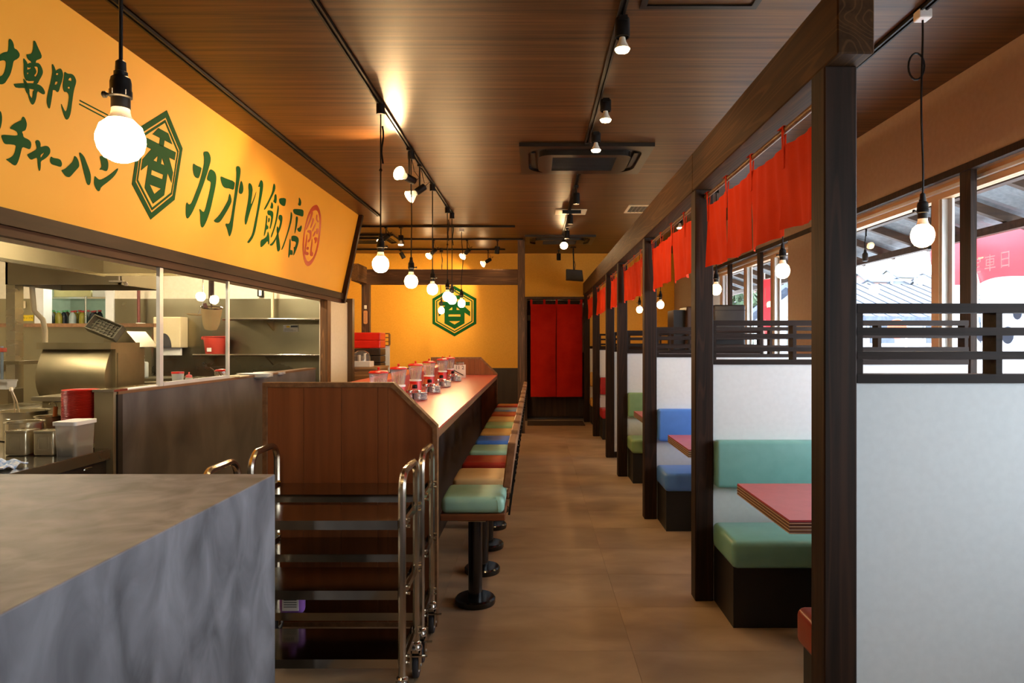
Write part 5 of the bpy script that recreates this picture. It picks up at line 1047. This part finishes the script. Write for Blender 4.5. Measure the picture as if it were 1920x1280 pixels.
tm = thing('wall_thermometer', (PX(685,10.38),10.38,PZ(607,10.38)), 'small wooden plaque thermometer hung on the left back post', 'thermometer')
xx = PX(685,10.38)
obj('plaque', MB().prism([rrect(xx-0.028,xx+0.028,PZ(607,10.38),PZ(582,10.38),0.02)], lambda u, v, h: (u, 10.38+h, v), 0, 0.015), mat('plaque_wood',(214,158,100),(222,168,110),0.5), tm)
obj('hanger', MB().rbox(xx-0.018,xx+0.018,10.375,10.399,PZ(579,10.38),PZ(572,10.38),0.004,1), M['whitepl'], tm)
mb = MB()
for k in range(6): mb.box(xx-0.014,xx-0.004,10.378,10.3802,PZ(602-3*k,10.38)-0.004,PZ(602-3*k,10.38)+0.002).box(xx+0.006,xx+0.013,10.378,10.3802,PZ(603-3*k,10.38)-0.004,PZ(603-3*k,10.38)+0.002)
obj('marks', mb, M['ink'], tm)
# cabinets standing beyond the booths
k1 = thing('drinks_cabinet', (2.05,7.45,0), 'dark grey upright cabinet standing beyond the first slatted partition', 'cabinet')
c0, c1_ = PX(1339,7.25), PX(1398,7.25)
obj('body', MB().rbox(c0,c1_,7.25,7.75,0,PZ(571,7.25),0.02,3), mat('cabinet_grey',(46,46,47),(52,52,53),0.5), k1, smooth=True)
obj('seam', MB().box(c0-0.001,c1_+0.001,7.246,7.26,PZ(582,7.25),PZ(581,7.25)), M['black'], k1)
k2 = thing('black_locker', (1.95,9.1,0), 'black locker with brown wooden door at the back of the booths', 'locker')
obj('body', MB().box(PX(1263,9),PX(1285,9),9.0,9.4,0,PZ(581,9)), M['blackbox'], k2)
obj('wooden_door', MB().rbox(PX(1284.5,9),PX(1298,9),8.9,9.35,0,PZ(575,9),0.02,3), M['doorwood'], k2)
# ------------------------------------------------------------------ outside the windows
struct('ground', MB().box(2.7, 200, -6, 50, -0.3, -0.12), mat('asphalt',(190,192,194),(204,206,208),0.9,scale=(3,3,3)))
def gz(y):
    P = [(-50,-0.13),(48,-0.13),(75,0.6),(110,3.5),(170,9.0),(230,16.0),(320,27.0)]
    for (a, za), (b, zb) in zip(P[:-1], P[1:]):
        if y <= b: return za+(zb-za)*(y-a)/(b-a)
    return 27.0
hill = MB(); ny, nx = 24, 12
hv = [(4+i*26.0, 44+j*12.0, gz(44+j*12.0)-0.15+0.5*math.sin(i*1.7+j)*(j > 1)) for j in range(ny) for i in range(nx)]
hill.add(hv, [(j*nx+i, j*nx+i+1, (j+1)*nx+i+1, (j+1)*nx+i) for j in range(ny-1) for i in range(nx-1)])
struct('hillside', hill, mat('hill_green',(70,82,76),(104,112,106),0.9,scale=(0.3,0.3,0.3)), flip=False)
ev = thing('roof_eave', (3.1,4.5,2.3), 'outdoor eave with grey corrugated sheets on dark rafters above the windows', 'eave')
def eave_pt(s, z=0): return (2.70+0.95*s, 2.60-0.33*s+z)
cor = MB(); n = 150; vs = []; fs = []
for k in range(n+1):
    y = -3+17.0*k/n; dz = 0.012*(1 if k % 2 else -1)
    for s in (0, 1.08): x, z = eave_pt(s, 0.05+dz); vs.append((x,y,z))
fs = [(2*k,2*k+1,2*k+3,2*k+2) for k in range(n)]
cor.add(vs, fs).add([(v[0],v[1],v[2]+0.01) for v in vs], [tuple(reversed(f)) for f in fs])
obj('corrugated_sheet', cor, mat('corrugated_grey',(120,128,136),(138,146,154),0.6,scale=(30,30,30)), ev, flip=False)
k = 0; y = -2.4
rw = wood('rafter_wood',(56,40,30),(84,62,46),'X',0.6,fine=20,rings=False)
while y < 13:
    (xa, za), (xb, zb) = eave_pt(0), eave_pt(1.0)
    obj('rafter', MB().prism([[(xa,za+0.03),(xb,zb+0.03),(xb,zb-0.04),(xa,za-0.04)]], lambda x, z, h: (x, h, z), y, y+0.05), rw, ev); y += 0.62
for s in (0.30, 0.85):
    x, z = eave_pt(s); obj('purlin', MB().box(x-0.03,x+0.03,-2.8,13.5,z-0.10,z-0.04), rw, ev)
def flag(y0, y1, x, ztop, zbot, zsplit, label, texts, blue=False, lean=0.0):
    t = thing('banner_flag', (x,(y0+y1)/2,-0.12), label, 'flag', 'banner flags outside the windows')
    f1 = lambda u, v: ((x+0.05*math.sin(4*u+3*v)*u, y0+(y1-y0)*u+lean*v, ztop+(zsplit-ztop)*v+0.03*math.sin(3*u)*v), (1,0,0))
    f2 = lambda u, v: ((x+0.05*math.sin(4*u+3+2*v)*u, y0+(y1-y0)*u+lean, zsplit+(zbot-zsplit)*v+0.03*math.sin(3*u)*(1-v)), (1,0,0))
    c = obj('red_cloth', MB().sheet(f1, 10, 8, 0.004), M['flagred'], t, smooth=True)
    w = obj('white_cloth', MB().sheet(f2, 10, 10, 0.004), M['flagwhite'], t, smooth=True)
    for s, sz, uu, zz in texts:
        yy = y0+(y1-y0)*uu
        obj('writing', text_mesh(s, sz, lambda a, b, h: (x-0.075-h, yy-a, zz+b)), M['flagwhite'], c)
    if blue:
        for k in range(5):
            a = MB().lathe([(0.05+0.02*(k % 2),0),(0.05+0.02*(k % 2),0.003)], 16, (x-0.08, y0+0.08+0.11*k, zsplit-0.28-0.17*(k % 3)), (1,0,0)); obj('blue_print', a, M['flagblue'], w)
    obj('pole', MB().cyl((x+0.02,y1+0.02,-0.12),(x+0.02,y1+0.02,ztop+0.1),0.011,n=8), M['whitepl'], t, smooth=True)
    obj('cross_rod', MB().cyl((x+0.02,y0,ztop+0.01),(x+0.02,y1+0.04,ztop+0.01),0.008,n=8), M['whitepl'], t, smooth=True)
    obj('foot', MB().lathe([(0.17,0),(0.17,0.05),(0.1,0.09)],18,(x+0.02,y1+0.02,-0.12)), M['rubber'], t, smooth=True)
M['flagred'] = milky('flag_red', (240,120,132), 0.94); M['flagwhite'] = milky('flag_white', (240,240,242), 0.94); M['flagblue'] = mat('flag_blue',(90,112,150),(100,122,160),0.8)  # flag red paled towards pink, standing in for bright daylight through the cloth
flag(5.25, 5.95, 3.85, 2.45, 0.5, 1.90, 'large red and white banner flag outside the right window', [('日',0.15,0.32,2.05),('車',0.15,0.58,2.04),('定',0.15,0.84,2.04)], True)
flag(6.14, 6.74, 3.95, 2.45, 0.5, 1.9, 'red banner flag seen as a narrow strip left of the window stile', [])
flag(8.35, 8.95, 3.0, 2.20, 0.5, 1.42, 'red banner flag with a white numeral outside the rear window', [('1',0.34,0.5,1.95),('全',0.18,0.5,1.58)], False)
def outdoor_lamp(x, y, zb, lb, label):
    t = thing('outdoor_lamp', (x,y,zb), label, 'lamp', 'lamps hung under the eave')
    s = (x-2.70)/0.95; zt = 2.60-0.33*s-0.02
    obj('cord', MB().tube(wavy(x,y,zt,zb+0.09,0.008),0.005,6).tube(wavy(x+0.012,y,zt-0.02,zb+0.22,0.006),0.005,6), M['black'], t, smooth=True)
    obj('socket', MB().lathe([(0.010,0.1),(0.013,0.075),(0.024,0.06),(0.024,0.0),(0.018,-0.005)],14,(x,y,zb)), M['black'], t, smooth=True)
    if lb: obj('clear_bulb', MB().lathe([(0.014,0),(0.02,-0.03),(0.04,-0.075),(0.038,-0.10),(0.02,-0.12),(0.001,-0.125)],16,(x,y,zb)), M['cup'], t, smooth=True)
outdoor_lamp(2.95, 6.09, 2.12, False, 'black lamp socket without bulb hanging outside near the front post')
outdoor_lamp(2.95, 5.08, 2.09, True, 'clear unlit bulb hanging outside behind the window bulb')
# houses on the slope
HW = [mat('house_white',(150,152,156),(158,160,164),0.8), mat('house_cream',(140,132,124),(148,140,132),0.8), mat('house_grey',(104,110,118),(112,118,126),0.8), mat('house_pink',(134,108,104),(142,116,112),0.8)]
RF = [mat('roof_slate',(48,58,76),(66,77,96),0.6,scale=(8,8,8)), mat('roof_grey',(62,70,82),(80,88,100),0.6,scale=(8,8,8))]
WG = mat('far_window',(46,58,74),(56,68,84),0.3)
def house(x, y, z, w, d, h, rh, a, k, label):
    t = thing('house', (x,y,z), label, 'house', 'houses on the slope outside')
    Q = Matrix.Translation((x,y,z)) @ Matrix.Rotation(a, 4, 'Z')
    obj('walls', MB().box(-w/2,w/2,-d/2,d/2,-1.5,h).prism([[(-d/2,h),(d/2,h),(0,h+rh*0.9)]], lambda yy, zz, hh: (hh, yy, zz), -w/2+0.02, w/2-0.02).rot(Q), HW[k % 4], t)
    r = obj('roof', MB().prism([[(-d/2-0.5,h-0.12),(0,h+rh),(d/2+0.5,h-0.12),(d/2+0.5,h-0.3),(0,h+rh-0.2),(-d/2-0.5,h-0.3)]], lambda yy, zz, hh: (hh, yy, zz), -w/2-0.5, w/2+0.5).rot(Q), RF[k % 2], t)
    rd = MB()
    n = int(w/0.45)
    for i in range(n+1):
        xx = -w/2-0.45+(w+0.9)*i/n
        for s in (-1, 1): rd.add([(xx-0.06,s*(d/2+0.5),h-0.10),(xx+0.06,s*(d/2+0.5),h-0.10),(xx+0.06,0,h+rh+0.03),(xx-0.06,0,h+rh+0.03)], [(0,1,2,3)])
    obj('tile_ridges', rd.rot(Q), RF[(k+1) % 2], r, kind='stuff', flip=False)
    for s in (-1, 1):
        for q in range(3):
            u = -w/2+w*(q+0.5)/3
            wf = obj('window', MB().box(u-0.6,u+0.6,s*d/2-0.05,s*d/2+0.05,h*0.55,h*0.55+1.1).rot(Q), HW[0], t)
            obj('pane', MB().box(u-0.5,u+0.5,s*d/2-0.07,s*d/2+0.07,h*0.55+0.1,h*0.55+1.0).rot(Q), WG, wf)
    for s in (-1, 1):
        wf = obj('window', MB().box(s*w/2-0.05,s*w/2+0.05,-0.7,0.7,h*0.5,h*0.5+1.2).rot(Q), HW[0], t)
        obj('pane', MB().box(s*w/2-0.07,s*w/2+0.07,-0.6,0.6,h*0.5+0.1,h*0.5+1.1).rot(Q), WG, wf)
HS = [(1640,27,7,6,2.5,1.3,0.25,'low white house with wide slate roof across the street'),(1775,40,7,6,2.6,1.3,1.2,'low house with garage front behind the window stile'),
      (1612,68,7,6,4.0,1.8,0.5,'cream two storey house behind the low slate roof'),(1738,74,7,6,3.6,1.9,0.1,'grey house in the middle distance of the slope'),
      (1680,96,9,6,4.0,2.2,1.2,'white two storey house in the middle of the slope'),(1626,118,8,6,4.2,2.2,0.3,'white house at the left of the slope'),(1740,118,8,6,4.8,2.0,0.2,'grey two storey house right on the slope'),
      (1690,142,10,7,4.6,2.2,0.4,'long roofed house halfway up the hill'),(1632,166,10,7,5,2.4,1.0,'slate roofed house upper left on the hill'),(1748,168,10,7,5,2.4,0.2,'cream house upper right on the hill'),(1694,192,11,8,5,2.4,0.8,'white house high in the middle of the hill'),
      (1640,222,12,8,5.5,2.8,0.2,'slate roofed house along the hill top left'),(1744,224,12,8,5.5,2.6,0.7,'slate roofed house along the hill top right'),(1690,252,13,9,6,2.8,0.3,'slate roofed house along the hill top middle'),
      (1352,120,8,6,5,2,0.4,'blue grey house seen through the rear window'),(1398,150,9,7,5.5,2.4,0.9,'pale house seen right of the first rear window bar'),(1365,215,11,8,6,2.4,0.3,'house high on the slope through the rear window')]
for k, (px, y, w, d, h, rh, a, l) in enumerate(HS): x = PX(px, y); house(x, y, gz(y), w, d, h, rh, a, k, l)
def tree(x, y, z, h, r, label):
    t = thing('tree', (x,y,z), label, 'tree', 'trees outside'); obj('trunk', MB().cyl((x,y,z-0.3),(x,y,z+h*0.5),0.18,0.1), rw, t)
    m = MB(); rr = random.Random(int(x*10))
    for k in range(420):
        v = Vector((rr.gauss(0,1),rr.gauss(0,1),rr.gauss(0,1))).normalized()*r*rr.uniform(0.55,1.0); c = Vector((x,y,z+h*0.62))+Vector((v.x,v.y,v.z*0.8)); u = Vector((rr.gauss(0,1),rr.gauss(0,1),rr.gauss(0,1))).normalized(); w = u.orthogonal().normalized(); s = r*0.13
        m.add([c-u*s-w*s*.6, c+u*s-w*s*.6, c+u*s+w*s*.6, c-u*s+w*s*.6], [(0,1,2,3)])
    obj('foliage', m, mat('leaf_green',(44,62,42),(66,86,60),0.8), t, kind='stuff', flip=False)
xx = PX(1393, 34); tree(xx, 34, -0.12, 5.2, 1.4, 'round clipped tree seen through the rear window')
xx = PX(1368, 38); tree(xx, 38, -0.12, 3.4, 1.5, 'smaller bush beside the round tree outside')
xx = PX(1699, 19); pl = thing('street_pole', (xx,19,-0.2), 'thin red and white roadside pole outside the window', 'pole')
obj('shaft', MB().cyl((xx,19,-0.2),(xx,19,1.15),0.03,n=8), M['redpl'], pl); obj('mirror', MB().lathe([(0.28,0),(0.26,0.04)],20,(xx-0.25,19,1.75),(0,-1,0)), M['sealred'], pl, smooth=True); obj('upper_shaft', MB().cyl((xx,19,1.15),(xx,19,1.9),0.03,n=8), M['whitepl'], pl)
for k, (px, y, h) in enumerate(((1672,54,8.5),(1716,60,9.5))):
    x = PX(px, y); z = gz(y); u = thing('utility_pole', (x,y,z), ['nearer thin grey utility pole among the houses','farther utility pole higher on the slope'][k], 'pole', 'utility poles')
    obj('shaft', MB().cyl((x,y,z-0.2),(x,y,z+h*0.8),0.14,0.1,n=10), HW[2], u); obj('crossarm', MB().box(x-0.9,x+0.9,y-0.05,y+0.05,z+h*0.72,z+h*0.74), HW[2], u)
fn_ = thing('road_fence', (PX(1690,17.5),17.5,-0.2), 'low white roadside railing across the street', 'fence')
fx0, fx1 = PX(1600,17.5), PX(1790,17.5)
for z in (0.35,0.62): obj('rail', MB().box(fx0,fx1,17.48,17.52,z,z+0.05), HW[0], fn_)
k = 0
while fx0+0.25*k < fx1: obj('picket', MB().box(fx0+0.25*k-0.015,fx0+0.25*k+0.015,17.485,17.515,-0.2,0.66), HW[0], fn_); k += 1
